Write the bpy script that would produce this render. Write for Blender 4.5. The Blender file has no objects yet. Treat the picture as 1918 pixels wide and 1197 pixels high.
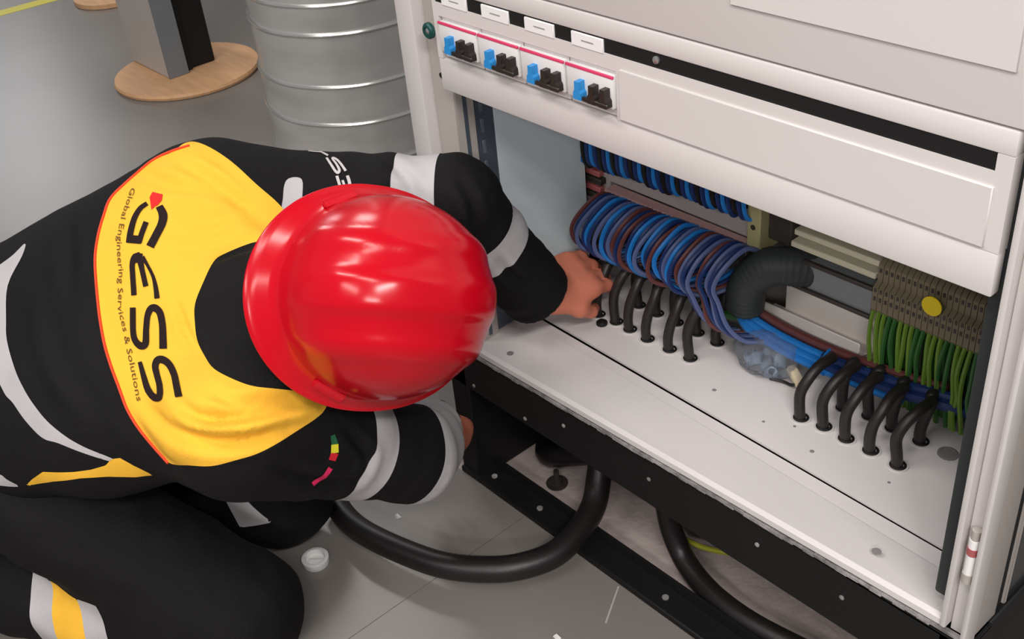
import bpy, bmesh, math, random
import numpy as np
from mathutils import Vector, Matrix
from mathutils.bvhtree import BVHTree

random.seed(7); rng = np.random.default_rng(7)
SC = bpy.context.scene
COL = SC.collection

# ------------------------------------------------------------------ camera, world, lights, exposure
cam = bpy.data.cameras.new('camera'); cam_o = bpy.data.objects.new('camera', cam); COL.objects.link(cam_o)
cam.sensor_width = 36.0; cam.lens = 36.0 * 2098.75 / 1918.0
cam.clip_start = 0.02
_r = Vector((0.66195, 0.74473, -0.08485)); _d = Vector((0.37183, -0.42456, -0.82552)); _f = Vector((-0.65082, 0.51491, -0.55795))
M = Matrix((( _r.x, -_d.x, -_f.x, 1.105), (_r.y, -_d.y, -_f.y, -0.8), (_r.z, -_d.z, -_f.z, 1.254), (0, 0, 0, 1)))
cam_o.matrix_world = M
SC.camera = cam_o

w = bpy.data.worlds.new('world'); SC.world = w; w.use_nodes = True
bg = w.node_tree.nodes['Background']; bg.inputs[0].default_value = (0.80, 0.83, 0.88, 1); bg.inputs[1].default_value = 0.27

def area(name, loc, target, sx, sy, power, col=(1, .96, .92)):
    l = bpy.data.lights.new(name, 'AREA'); l.shape = 'RECTANGLE'; l.size = sx; l.size_y = sy; l.energy = power; l.color = col
    o = bpy.data.objects.new(name, l); COL.objects.link(o); o.location = loc
    o.rotation_euler = (Vector(target) - Vector(loc)).to_track_quat('-Z', 'Y').to_euler()
    return o
area('ceiling_or_fill_light', (0.9, -1.5, 3.1), (0.9, -1.5, 0), 1.5, 0.3, 26)  # assumed ceiling lamp, unseen, overhead in front of the cabinet
area('ceiling_or_fill_light', (0.5, -3.4, 3.1), (0.5, -3.4, 0), 1.5, 0.3, 46)  # added fill lamp from the camera side, lifts the cabinet interior
area('ceiling_or_fill_light', (3.3, -3.7, 3.1), (2.6, -2.6, 0), 1.5, 0.3, 84)  # added fill lamp, low from the right to brighten the left inner side sheet
area('ceiling_or_fill_light', (-0.9, -1.3, 3.1), (-0.9, -1.3, 0), 1.5, 0.3, 34)  # assumed ceiling lamp on the left, unseen
area('ceiling_or_fill_light', (2.7, -1.5, 3.1), (2.2, -1.3, 0), 1.5, 0.3, 92)  # assumed lamp, shifted and strengthened to fill shaded floor from the camera side
area('ceiling_or_fill_light', (-2.9, 1.0, 3.1), (-2.9, 1.0, 0), 1.5, 0.3, 30)  # assumed ceiling lamp over the far floor, out of view

area('assumed_window_light', (-7.9, 1.45, 2.35), (0, 1.0, 0.3), 1.0, 1.5, 30, (.92, .96, 1))  # assumed window, unseen; light added to put a bright reflection on the floor

vs = SC.view_settings
SC.display_settings.display_device = 'sRGB'
vs.view_transform = 'Standard'; vs.look = 'None'; vs.gamma = 1.0; vs.use_curve_mapping = False
vs.exposure = 0.0

# ------------------------------------------------------------------ materials
def lin(c):
    c = c / 255.0
    return c / 12.92 if c <= 0.04045 else ((c + 0.055) / 1.055) ** 2.4
def rgb(t): return (lin(t[0]), lin(t[1]), lin(t[2]), 1.0)

def mat(name, col, rough=0.5, metal=0.0, bump=0.0, bscale=60.0, var=0.0, vscale=6.0, spec=0.5, trans=0.0, coat=0.0, aniso=None, ior=1.45):
    m = bpy.data.materials.new(name); m.use_nodes = True
    nt = m.node_tree; p = nt.nodes['Principled BSDF']
    p.inputs['Base Color'].default_value = rgb(col); p.inputs['Roughness'].default_value = rough
    p.inputs['Metallic'].default_value = metal; p.inputs['Specular IOR Level'].default_value = spec
    p.inputs['Transmission Weight'].default_value = trans; p.inputs['Coat Weight'].default_value = coat
    p.inputs['IOR'].default_value = ior
    tc = nt.nodes.new('ShaderNodeTexCoord')
    src = tc.outputs['Object']
    if aniso:
        mp = nt.nodes.new('ShaderNodeMapping'); mp.inputs['Scale'].default_value = aniso
        nt.links.new(src, mp.inputs[0]); src = mp.outputs[0]
    if var > 0:
        n = nt.nodes.new('ShaderNodeTexNoise'); n.inputs['Scale'].default_value = vscale; n.inputs['Detail'].default_value = 6
        nt.links.new(src, n.inputs['Vector'])
        r = nt.nodes.new('ShaderNodeMapRange'); r.inputs['From Min'].default_value = .3; r.inputs['From Max'].default_value = .7
        r.inputs['To Min'].default_value = 1 - var; r.inputs['To Max'].default_value = 1 + var
        nt.links.new(n.outputs['Fac'], r.inputs[0])
        mx = nt.nodes.new('ShaderNodeVectorMath'); mx.operation = 'SCALE'
        mx.inputs[0].default_value = rgb(col)[:3]
        nt.links.new(r.outputs[0], mx.inputs['Scale']); nt.links.new(mx.outputs[0], p.inputs['Base Color'])
    if bump > 0:
        n2 = nt.nodes.new('ShaderNodeTexNoise'); n2.inputs['Scale'].default_value = bscale; n2.inputs['Detail'].default_value = 4
        nt.links.new(src, n2.inputs['Vector'])
        b = nt.nodes.new('ShaderNodeBump'); b.inputs['Strength'].default_value = bump; b.inputs['Distance'].default_value = 0.01
        nt.links.new(n2.outputs['Fac'], b.inputs['Height']); nt.links.new(b.outputs[0], p.inputs['Normal'])
    return m

MT = dict(
    floor=mat('vinyl_floor', (124, 118, 113), .32, 0, .03, 9, .10, 1.3, .5),
    concrete=mat('dusty_concrete', (172, 158, 154), .85, 0, .25, 60, .14, 14),
    wall=mat('wall_paint', (178, 174, 168), .8, 0, .05, 80, .03),
    white=mat('grey_white_powder_coat', (212, 206, 204), .42, 0, .02, 400, .012, 3),
    white2=mat('base_powder_coat', (214, 208, 207), .45, 0, .03, 300, .03, 5),
    galv=mat('galvanised_steel', (128, 138, 148), .45, .55, .03, 60, .08, 12),
    panelblue=mat('inner_side_sheet', (218, 230, 236), .5, 0, .02, 80, .02),
    railgrey=mat('mounting_rail_grey', (86, 96, 108), .5, .35, .02, 80, .04),
    black=mat('black_powder_coat', (8, 7, 7), .62, 0, .05, 200, .1, 20),
    blackin=mat('matt_black_void', (10, 9, 9), .8),
    worn=mat('worn_black_edge', (140, 136, 136), .55, 0, .4, 90, .5, 40),
    shaft=mat('dark_grey_plastic', (44, 50, 50), .6, 0, .05, 60, .08, 20),
    yellow=mat('yellow_cotton', (236, 180, 58), .85, 0, .10, 420, .03, 10, .2),
    cloth=mat('black_cotton', (15, 13, 14), .82, 0, .18, 320, .06, 12, .25),
    collar=mat('black_knit_collar', (21, 19, 19), .8, 0, .2, 260, .06, 20, .25),
    reflect=mat('grey_reflective_tape', (176, 172, 174), .6, 0, .06, 300, .03, 20, .4),
    piping=mat('red_piping', (214, 62, 26), .7),
    red=mat('red_helmet_plastic', (190, 6, 27), .2, 0, .012, 14, .02, 8, .4),
    skin=mat('skin', (196, 116, 92), .55, 0, .08, 180, .08, 25, .4),
    hair=mat('dark_hair', (22, 18, 17), .7, 0, .4, 160),
    eye=mat('eye_white', (220, 215, 208), .3),
    iris=mat('dark_iris', (30, 20, 14), .3),
    lip=mat('lip', (150, 82, 74), .5),
    boot=mat('black_boot_leather', (20, 18, 18), .5, 0, .1, 120),
    pink=mat('pink_print', (206, 32, 86), .7), green=mat('green_print', (24, 88, 56), .7), redp=mat('red_print', (196, 22, 42), .7),
    yelp=mat('yellow_print', (214, 206, 44), .7), ink=mat('black_print', (34, 22, 22), .8, 0, 0, 60, 0, 6, .2), white_ink=mat('grey_print', (188, 182, 182), .7),
    redarrow=mat('red_arrow_print', (216, 28, 26), .8),
    smallink=mat('brown_small_print', (92, 66, 20), .85),
    cable=mat('black_rubber', (26, 23, 23), .42, 0, .03, 200, .1, 30, .5),
    cable2=mat('dark_cable_sheath', (36, 31, 30), .45, 0, .03, 200, .12, 40, .5),
    blue=mat('blue_insulation', (30, 118, 196), .4), dblue=mat('dark_blue_insulation', (26, 48, 98), .42), bgrey=mat('blue_grey_insulation', (84, 96, 138), .45),
    brown=mat('brown_insulation', (96, 52, 50), .45), gy=mat('green_yellow_insulation', (96, 128, 40), .45), gdark=mat('green_insulation', (44, 92, 40), .45),
    earth=mat('earth_wire_insulation', (150, 150, 44), .45),
    dev=mat('device_grey', (158, 152, 150), .5), devpink=mat('pinkish_strip', (176, 138, 136), .5), devdark=mat('device_dark', (52, 46, 42), .5),
    beige=mat('beige_plastic', (158, 152, 112), .5), term=mat('terminal_body', (112, 102, 80), .55, 0, 0, 60, .05, 40), cream=mat('cream_strip', (196, 190, 168), .5),
    sticker=mat('yellow_sticker', (224, 196, 20), .6), sheet=mat('bracket_white', (222, 214, 208), .55, 0, .02, 60, .03, 8),
    mcb=mat('breaker_white', (222, 220, 219), .35), mcbblue=mat('blue_lever', (40, 138, 208), .35), mcbblack=mat('black_lever', (42, 36, 34), .4),
    redline=mat('red_line', (214, 62, 104), .5), label=mat('white_label', (236, 234, 234), .5), labelink=mat('grey_label_print', (150, 148, 150), .6),
    screw=mat('zinc_screw', (190, 192, 192), .3, .8), greenscrew=mat('green_ring', (24, 74, 70), .35, .2),
    steel=mat('grey_painted_steel', (118, 122, 126), .4, .15, .02, 30, .04, 5), steellight=mat('light_grey_paint', (172, 164, 158), .5, 0, .02, 30, .03, 4),
    wood=mat('plywood', (202, 158, 118), .6, 0, .06, 40, .10, 9, .4, 0, 0, (1, 6, 1)),
    duct=mat('galvanised_spiral_duct', (196, 194, 191), .30, .5, .12, 5, .14, 5, .5, 0, 0, (1, 1, 2.4)),
    ductring=mat('duct_seam', (222, 220, 216), .22, .8),
    tape=mat('yellow_floor_tape', (206, 194, 58), .5),
    cap=mat('white_plastic', (232, 230, 228), .4),
    bag=mat('clear_plastic_film', (232, 238, 246), .08, 0, .3, 30, 0, 6, .8, .9, 0, None, 1.12),
    bagin=mat('grey_plastic_fitting', (124, 138, 156), .4),
    connector=mat('ivory_plastic', (222, 206, 176), .5),
    redband=mat('red_band', (170, 92, 92), .5), grime=mat('grey_smudge', (128, 122, 122), .8),
    rubber=mat('black_grommet', (18, 16, 16), .6), rim=mat('hole_rim_paint', (198, 192, 190), .5),
    chip=mat('white_chip', (226, 222, 220), .6), dark=mat('dark_glossy_sheet', (44, 46, 48), .2, 0, .02, 10),
)

# ------------------------------------------------------------------ object helpers
def mesh_obj(name, me, m=None, parent=None, loc=None):
    o = bpy.data.objects.new(name, me); COL.objects.link(o)
    if m is not None and len(me.materials) == 0: me.materials.append(m)
    if parent is not None: o.parent = parent
    if loc is not None: o.location = loc
    return o
def tag(o, label=None, cat=None, group=None, kind=None):
    if label: o['label'] = label
    if cat: o['category'] = cat
    if group: o['group'] = group
    if kind: o['kind'] = kind
    return o
def empty(name, loc=(0, 0, 0)):
    o = bpy.data.objects.new(name, None); COL.objects.link(o); o.location = loc; o.empty_display_size = .05
    return o
class G:
    """collects shapes for one mesh; origin is subtracted so children can hang from an Empty"""
    def __init__(s, org=(0, 0, 0)): s.bm = bmesh.new(); s.o = Vector(org); s.mats = []; s.mi = 0
    def use(s, m):
        if m not in s.mats: s.mats.append(m)
        s.mi = s.mats.index(m); return s
    def _fin(s, geomf):
        for f in geomf: f.material_index = s.mi
    def box(s, x0, x1, y0, y1, z0, z1, bev=0.0, seg=2, rot=None, piv=None):
        v = [s.bm.verts.new(Vector(c) - s.o) for c in ((x0, y0, z0), (x1, y0, z0), (x1, y1, z0), (x0, y1, z0), (x0, y0, z1), (x1, y0, z1), (x1, y1, z1), (x0, y1, z1))]
        fs = [s.bm.faces.new([v[i] for i in q]) for q in ((3, 2, 1, 0), (4, 5, 6, 7), (0, 1, 5, 4), (1, 2, 6, 5), (2, 3, 7, 6), (3, 0, 4, 7))]
        s._fin(fs)
        if rot is not None:
            pv = Vector(piv) - s.o
            for q in v: q.co = rot @ (q.co - pv) + pv
        if bev > 0:
            es = list({e for f in fs for e in f.edges})
            r = bmesh.ops.bevel(s.bm, geom=es, offset=bev, segments=seg, affect='EDGES', profile=.5, clamp_overlap=True)
            s._fin(r['faces'])
        return s
    def hexa(s, P):   # 8 points: bottom 4 ccw then top 4
        v = [s.bm.verts.new(Vector(c) - s.o) for c in P]
        s._fin([s.bm.faces.new([v[i] for i in q]) for q in ((3, 2, 1, 0), (4, 5, 6, 7), (0, 1, 5, 4), (1, 2, 6, 5), (2, 3, 7, 6), (3, 0, 4, 7))]); return s
    def prism(s, poly, ax, a, b):  # polygon in the two other axes, extruded along ax from a to b
        def P(p, h):
            c = [0, 0, 0]; o = [i for i in range(3) if i != ax]; c[o[0]], c[o[1]], c[ax] = p[0], p[1], h; return Vector(c) - s.o
        lo = [s.bm.verts.new(P(p, a)) for p in poly]; hi = [s.bm.verts.new(P(p, b)) for p in poly]; n = len(poly)
        fs = [s.bm.faces.new(lo[::-1]), s.bm.faces.new(hi)] + [s.bm.faces.new((lo[i], lo[(i + 1) % n], hi[(i + 1) % n], hi[i])) for i in range(n)]
        s._fin(fs); bmesh.ops.recalc_face_normals(s.bm, faces=fs); return s
    def cyl(s, c, axis, r, h, n=20, r2=None):
        axis = Vector(axis).normalized(); q = axis.to_track_quat('Z', 'Y'); r2 = r if r2 is None else r2; c = Vector(c) - s.o
        lo = []; hi = []
        for i in range(n):
            a = 2 * math.pi * i / n; d = Vector((math.cos(a), math.sin(a), 0))
            lo.append(s.bm.verts.new(c + q @ (d * r))); hi.append(s.bm.verts.new(c + q @ (d * r2 + Vector((0, 0, h)))))
        s._fin([s.bm.faces.new(lo[::-1]), s.bm.faces.new(hi)] + [s.bm.faces.new((lo[i], lo[(i + 1) % n], hi[(i + 1) % n], hi[i])) for i in range(n)]); return s
    def lathe(s, prof, c, axis=(0, 0, 1), n=32, closed=False):
        axis = Vector(axis).normalized(); q = axis.to_track_quat('Z', 'Y'); c = Vector(c) - s.o; rings = []
        for r, h in prof:
            rings.append([s.bm.verts.new(c + q @ Vector((r * math.cos(2 * math.pi * i / n), r * math.sin(2 * math.pi * i / n), h))) for i in range(n)])
        fs = []
        seq = list(zip(rings, rings[1:])) + ([(rings[-1], rings[0])] if closed else [])
        for A, B in seq:
            for i in range(n): fs.append(s.bm.faces.new((A[i], A[(i + 1) % n], B[(i + 1) % n], B[i])))
        if not closed: fs.append(s.bm.faces.new(rings[0][::-1])); fs.append(s.bm.faces.new(rings[-1]))
        s._fin(fs); return s
    def tube(s, pts, r, n=8, sub=6, cap=True, rfun=None):
        P = spline(pts, sub); m = len(P); rings = []
        up = None
        for i in range(m):
            t = (P[min(i + 1, m - 1)] - P[max(i - 1, 0)]).normalized()
            if up is None:
                up = Vector((0, 0, 1)) if abs(t.z) < .9 else Vector((1, 0, 0))
            up = (up - t * up.dot(t)).normalized(); bn = t.cross(up)
            rr = r if rfun is None else r * rfun(i / (m - 1))
            rings.append([s.bm.verts.new(P[i] - s.o + (up * math.cos(2 * math.pi * k / n) + bn * math.sin(2 * math.pi * k / n)) * rr) for k in range(n)])
        fs = []
        for A, B in zip(rings, rings[1:]):
            for k in range(n): fs.append(s.bm.faces.new((A[k], B[k], B[(k + 1) % n], A[(k + 1) % n])))
        if cap: fs.append(s.bm.faces.new(rings[0])); fs.append(s.bm.faces.new(rings[-1][::-1]))
        s._fin(fs); bmesh.ops.recalc_face_normals(s.bm, faces=fs); return s
    def build(s, name, m=None, parent=None, smooth=True, loc=None, auto=40):
        me = bpy.data.meshes.new(name); s.bm.to_mesh(me); s.bm.free()
        if s.mats:
            for k in s.mats: me.materials.append(k)
        else: me.materials.append(m)
        if smooth:
            me.polygons.foreach_set('use_smooth', np.ones(len(me.polygons), bool))
            me.set_sharp_from_angle(angle=math.radians(auto))
        return mesh_obj(name, me, None, parent, loc)
def spline(pts, sub):
    P = [Vector(p) for p in pts]
    if len(P) < 3 or sub < 2: return P
    Q = [P[0] * 2 - P[1]] + P + [P[-1] * 2 - P[-2]]; out = []
    for i in range(1, len(Q) - 2):
        a, b, c, d = Q[i - 1], Q[i], Q[i + 1], Q[i + 2]
        for k in range(sub):
            t = k / sub
            out.append(.5 * ((2 * b) + (c - a) * t + (2 * a - 5 * b + 4 * c - d) * t * t + (3 * b - a - 3 * c + d) * t ** 3))
    out.append(P[-1]); return out

# ------------------------------------------------------------------ the setting
fl = G(); fl.box(-8, 8, -6, 6, -.10, -.02)
floor = tag(fl.build('floor', MT['concrete'], None, False), kind='structure')
fx = [-7.925, -3.925, .075, 4.075, 8.075]
for a, b in zip(fx, fx[1:]):            # vinyl sheets laid in four metre runs, butt joints between them; an opening is cut under the cabinet
    g = G(); x0, x1 = a + .0006, b - .0006; h0, h1 = -.105, .82
    if x1 < h0 or x0 > h1: g.box(x0, x1, -6, 6, -.02, 0)
    else:
        poly = [(x0, -6), (x1, -6), (x1, 6), (x0, 6)]; poly = [(x0, -6), (x1, -6)] + ([(x1, 6), (x0, 6), (x0, .45), (h1, .45), (h1, 0), (x0, 0)] if x1 > h1 else [(x1, 0), (h0, 0), (h0, .45), (x1, .45), (x1, 6), (x0, 6)])
        g.prism(poly, 2, -.02, 0)
    g.build('floor_sheet', MT['floor'], floor, False)
G().box(-.105, .82, .0, .45, -.021, -.001).build('concrete_strip', MT['concrete'], floor, False)
tag(G().box(-8.1, -8, -6, 6, -.1, 3.4).build('wall_left', MT['wall'], None, False), kind='structure')
tag(G().box(-8.1, 8.1, 6, 6.1, -.1, 3.4).build('wall_back', MT['wall'], None, False), kind='structure')

wf = G()
for y0, y1, z0, z1 in ((.85, 2.05, 3.12, 3.2), (.85, 2.05, 1.5, 1.58), (.85, .93, 1.58, 3.12), (1.97, 2.05, 1.58, 3.12), (1.43, 1.47, 1.58, 3.12)): wf.box(-8, -7.95, y0, y1, z0, z1)
tag(wf.build('assumed_window_1', MT['white'], None, False), kind='structure')  # assumed window frame out of view, built around the added light

# ------------------------------------------------------------------ the cabinet
cab = empty('electrical_cabinet', (.35, .2, 0)); CO = (.35, .2, 0)
tag(cab, 'light grey open-front electrical cabinet on a black plinth, its lower cover removed', 'cabinet')
def cp(name, g, m, auto=40, smooth=True): return g.build(name, m, cab, smooth, None, auto)
def gc(): return G(CO)
def zb(x): return .2895 + .0245 * x
# plinth
g = gc(); g.box(-.083, .79, .004, .012, .197, .284, .001, 1); g.box(-.083, .79, .004, .05, .281, .286)
cp('plinth_rail', g, MT['black'])
gx = gc()
for i in range(60):
    x0 = -.08 + i * .0145; gx.box(x0, x0 + .0145, -.001 + random.uniform(0, .0012), .006, zb(x0) - .0165 + random.uniform(-.001, .001), zb(x0) - .0120 + random.uniform(-.0012, .0012))
cp('plinth_edge', gx, MT['worn'], smooth=False)
for x, z in ((-.022, .212), (.096, .212), (.181, .246), (.343, .246), (.52, .25), (.64, .25)):
    s = gc(); s.lathe([(.0032, 0), (.0032, .0012), (.0015, .002)], (x, .004, z - .003), (0, -1, 0), 12); cp('screw', s, MT['worn'])
g = gc(); g.box(-.083, .79, -.0005, .043, .0, .012, .002, 1); g.box(-.083, .79, .038, .043, .012, .03)
pb = cp('plinth_floor_bar', g, MT['black'])
for x in (-.02, .09, .355, .60):
    s = gc(); s.cyl((x, .02, .012), (0, 0, 1), .005, .002, 10); cp('screw', s, MT['worn'])
for x0, x1 in ((-.083, -.04), (.755, .79)):
    g = gc(); g.box(x0, x1, .004, .45, .0, .286, .003, 1); cp('plinth_corner', g, MT['black'])
g = gc(); g.box(-.04, .755, .42, .45, 0, .286); cp('plinth_back', g, MT['black'])
# base rail (white, slopes up slightly to a lip) and base plate
g = gc()
def quadN(g, x0, x1, *a, n=28):
    th = a[-1]; v = a[:-1]
    for i in range(n):
        q0, q1 = i / n, (i + 1) / n; L = lambda k, q: v[2 * k] + (v[2 * k + 1] - v[2 * k]) * q
        quad3(g, x0 + (x1 - x0) * q0, x0 + (x1 - x0) * q1, L(0, q0), L(0, q1), L(1, q0), L(1, q1), L(2, q0), L(2, q1), L(3, q0), L(3, q1), th)
    bmesh.ops.remove_doubles(g.bm, verts=g.bm.verts[:], dist=1e-6)
    inner = [f for f in g.bm.faces if abs(f.normal.x) > .99 and x0 + .001 < (f.calc_center_median().x + g.o.x) < x1 - .001]
    bmesh.ops.delete(g.bm, geom=inner, context='FACES_ONLY')
def quad3(g, x0, x1, yf0, yf1, zf0, zf1, yb0, yb1, zb0, zb1, th):
    g.hexa([(x0, yf0, zf0 - th), (x1, yf1, zf1 - th), (x1, yb1, zb1 - th), (x0, yb0, zb0 - th), (x0, yf0, zf0), (x1, yf1, zf1), (x1, yb1, zb1), (x0, yb0, zb0)])
xa, xb = -.083, .762
quadN(g, xa, xb, 0, 0, zb(xa), zb(xb), .006, .006, zb(xa) + .003, zb(xb) + .003, .008)
quadN(g, xa, xb, .006, .006, zb(xa) + .003, zb(xb) + .003, .1015, .066, .2985, .3005, .008)
cp('base_rail', g, MT['white2'], 20)
g = gc(); quad3(g, xa, xb, .1025, .0672, .297, .297, .1155, .0945, .297, .297, .01); cp('base_lip', g, MT['white2'], 20)
g = gc(); quad3(g, -.03, .74, .1195, .098, .3, .3, .33, .33, .3, .3, .004); cp('base_plate', g, MT['white2'], 20)
g = gc(); quad3(g, -.06, .76, .11, .08, .286, .286, .14, .14, .286, .286, .003); cp('gap_channel', g, MT['blackin'], 20)
for x, y in ((.051, .024), (.658, .035)):
    s = gc(); s.lathe([(.0052, 0), (.0052, .0006), (.001, .0008)], (x, y, zb(x) + .0035 + (y - .006) * .04), (0, 0, 1), 16); cp('screw_hole', s, MT['grime'])
s = gc(); s.lathe([(.013, 0), (.013, .001), (.010, .0014), (.0098, .0004)], (.623, .242, .3), (0, 0, 1), 20); cp('knock_out', s, MT['grime'])
# left upright
g = gc(); g.box(-.083, -.046, 0, .05, .286, 2.0, .003, 2); cp('upright', g, MT['white'])
g = gc(); g.box(-.046, -.002, .018, .05, .286, 2.0, .002, 1); cp('upright_recess', g, MT['steellight'])
for k in range(20):
    z = .5 + k * .07
    if k % 2 == 0: continue
    s = gc(); s.cyl((-.024, .018, z), (0, -1, 0), .004, .0006, 10); cp('rail_hole', s, MT['blackin'])
s = gc(); s.lathe([(.0105, 0), (.0105, .004), (.0085, .006), (.0052, .006), (.0052, .003)], (-.0105, .0, .779), (0, -1, 0), 24); s.use(MT['greenscrew'])
sc1 = cp('ring_screw', s, MT['greenscrew']); sc1['label'] = 'dark green ring screw'
s = gc(); s.lathe([(.0046, 0), (.0046, .0045), (.002, .006)], (-.0105, .0, .779), (0, -1, 0), 16); s2 = cp('screw', s, MT['screw'])
g = gc(); g.box(-.006, -.001, .03, .036, .30, .75); g.box(-.006, -.004, .05, .081, .30, .75); g.box(-.008, -.0045, .034, .052, .30, .75); cp('mounting_rail', g, MT['railgrey'])
for k in range(12):
    z = .34 + k * .031
    s = gc(); s.box(-.0042, -.0034, .058, .0635, z, z + .020, .001, 1); cp('rail_slot', s, MT['galv'])
for k in range(5):
    s = gc(); s.cyl((-.0046, .043, .36 + k * .075), (1, 0, 0), .004, .0016, 10); cp('rail_hole', s, MT['blackin'])
g = gc(); g.box(-.006, -.003, .082, .245, .30, .82); cp('inner_side_sheet', g, MT['panelblue'])
g = gc(); g.box(-.083, -.080, .05, .45, .286, 2.0); cp('side_panel', g, MT['white'])
g = gc(); g.box(-.08, .783, .446, .45, .286, 2.0); cp('back_panel', g, MT['steellight'])
g = gc(); g.box(-.083, .79, .0, .45, 1.996, 2.0); cp('top_panel', g, MT['white'])
g = gc(); g.box(-.08, .775, .33, .445, .296, .300); cp('rear_floor_sheet', g, MT['steellight'])
# right upright with its ribs
g = gc(); g.box(.757, .764, -.002, .05, .30, 2.0, .002, 2); cp('upright_lip', g, MT['white'])
g = gc(); g.box(.764, .781, .010, .05, .292, 2.0, .001, 1); cp('upright', g, MT['white'])
g = gc(); g.box(.781, .788, -.004, .020, .286, 2.0, .003, 2); cp('upright_rib', g, MT['white'])
g = gc(); g.box(.780, .786, .020, .064, .286, 2.0, .002, 2); cp('upright_side', g, MT['steellight'])
g = gc(); g.box(.778, .782, .064, .082, .286, 2.0); cp('side_gap', g, MT['blackin'])
g = gc(); g.box(.779, .7855, .082, .0875, .286, 2.0, .001, 1); cp('side_panel_edge', g, MT['steellight'])
g = gc(); g.box(.780, .784, .0875, .45, .286, 2.0); cp('side_panel', g, MT['dark'])
g = gc(); g.box(.738, .757, .014, .05, .325, 2.0, .004, 2); cp('upright_inner', g, MT['shaft'])
g = gc(); g.box(.738, .742, .05, .445, .30, 2.0); cp('inner_side_sheet', g, MT['galv'])
h = gc(); h.cyl((.7745, .004, .388), (0, 0, 1), .0055, .046, 14); hn = cp('hinge_pin', h, MT['label'])
h = G(CO); h.cyl((.7745, .004, .414), (0, 0, 1), .0061, .009, 14); hb = h.build('hinge_band', MT['redband'], hn); hb['label'] = 'red band on the hinge pin'
h = G(CO); h.cyl((.7745, .004, .434), (0, 0, 1), .0048, .012, 14); h.build('hinge_cap', MT['steellight'], hn)
h = G(CO); h.cyl((.7745, .004, .376), (0, 0, 1), .0064, .012, 14); h.build('hinge_cap', MT['steellight'], hn)
# covers: lower cover with slot and breaker cut-out, upper cover
CX0, CX1 = .0, .748
g = gc()
g.box(CX0, CX1, 0, .014, .7035, .7465, .002, 2)
g.box(.312, CX1, 0, .014, .7465, .8185, 0)
g.box(CX0, .312, 0, .014, .802, .8185, 0)
g.box(CX0, .010, 0, .014, .7465, .802, 0)
g.box(CX0, .006, 0, .014, .8185, .8335, 0); g.box(.733, CX1, 0, .014, .8185, .8345, 0)
g.box(CX0, CX1, 0, .014, .8345, .8565, .002, 2)
lc = cp('lower_cover', g, MT['white'])
g = G(CO); g.box(.318, .735, -.0025, .002, .749, .8055, .0009, 1); bs = g.build('blank_strip', MT['white'], lc)
g = gc(); g.box(.005, .734, .0015, .003, .8180, .8350); cp('slot_back', g, MT['blackin'])
g = gc(); g.box(CX0, CX1 + .004, 0, .014, .8585, 1.985, .002, 2); uc = cp('upper_cover', g, MT['white'])
g = G(CO); g.box(.463, .738, -.0025, .002, .903, 1.30, .0009, 1); g.build('blank_strip', MT['white'], uc)
g = gc(); g.box(CX0 - .002, CX1 + .006, .012, .018, .854, .862); cp('cover_gap', g, MT['blackin'])
s = gc(); s.lathe([(.0042, 0), (.0042, .002), (.002, .003)], (.369, .0016, .8275), (0, -1, 0), 14); cp('screw', s, MT['screw'])
for k in range(4):
    x = .247 - .0755 * (3 - k)
    t = gc(); t.box(x, x + .048, -.001, .0018, .8175, .8330, .0006, 1); lb = cp('slot_label', t, MT['label'])
    t = G(CO); t.box(x + .016, x + .034, -.0014, -.0008, .8250, .8263); t.build('print', MT['labelink'], lb, False)

# circuit breakers
def breaker(k, label):
    x = .0115 + .0755 * k; O = (x + .035, .02, .775)
    r = empty('circuit_breaker', O); tag(r, label, 'breaker', 'circuit breakers in the lower cover')
    g = G(O); g.box(x, x + .0735, .004, .06, .7485, .8005, .001, 1); g.box(x + .001, x + .0725, -.004, .01, .7585, .7965, .002, 2)
    body = g.build('body', MT['mcb'], r)
    g = G(O); g.box(x + .0005, x + .073, -.0046, -.002, .7935, .7966, .0004, 1); rl = g.build('stripe', MT['redline'], r); rl['label'] = 'red line along the top'
    def lever(xc, m, nm):
        g = G(O)
        g.prism([(xc - .0062, .7625), (xc + .0062, .7625), (xc + .0058, .7700), (xc + .0036, .7730), (xc + .0034, .7830), (xc - .0034, .7830), (xc - .0036, .7730), (xc - .0058, .7700)], 1, -.0135, -.004)
        return g.build(nm, m, r, False)
    lv = lever(x + .0265, MT['mcbblue'], 'lever'); lv['label'] = 'blue lever'
    lever(x + .0480, MT['mcbblack'], 'lever'); lever(x + .0650, MT['mcbblack'], 'lever')
    g = G(O); g.box(x + .0340, x + .0725, -.0140, -.0100, .7625, .7680, .001, 1); g.build('link_bar', MT['mcbblack'], r)
    return r
for k, n in enumerate(('leftmost circuit breaker with one blue and two black levers in the grey cover', 'second circuit breaker from the left, blue and black levers, under the second white label',
                       'third circuit breaker from the left, blue and black levers, under the third white label', 'rightmost circuit breaker, blue and black levers, beside the blank grey strip')):
    breaker(k, n)
# ------------------------------------------------------------------ inside the cabinet
def wire(name, pts, r, m, label, cat, group=None, n=6, sub=6):
    o = G(pts[0]).tube(pts, r, n, sub).build(name, m, None, True, pts[0])
    tag(o, label, cat, group); return o
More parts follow.
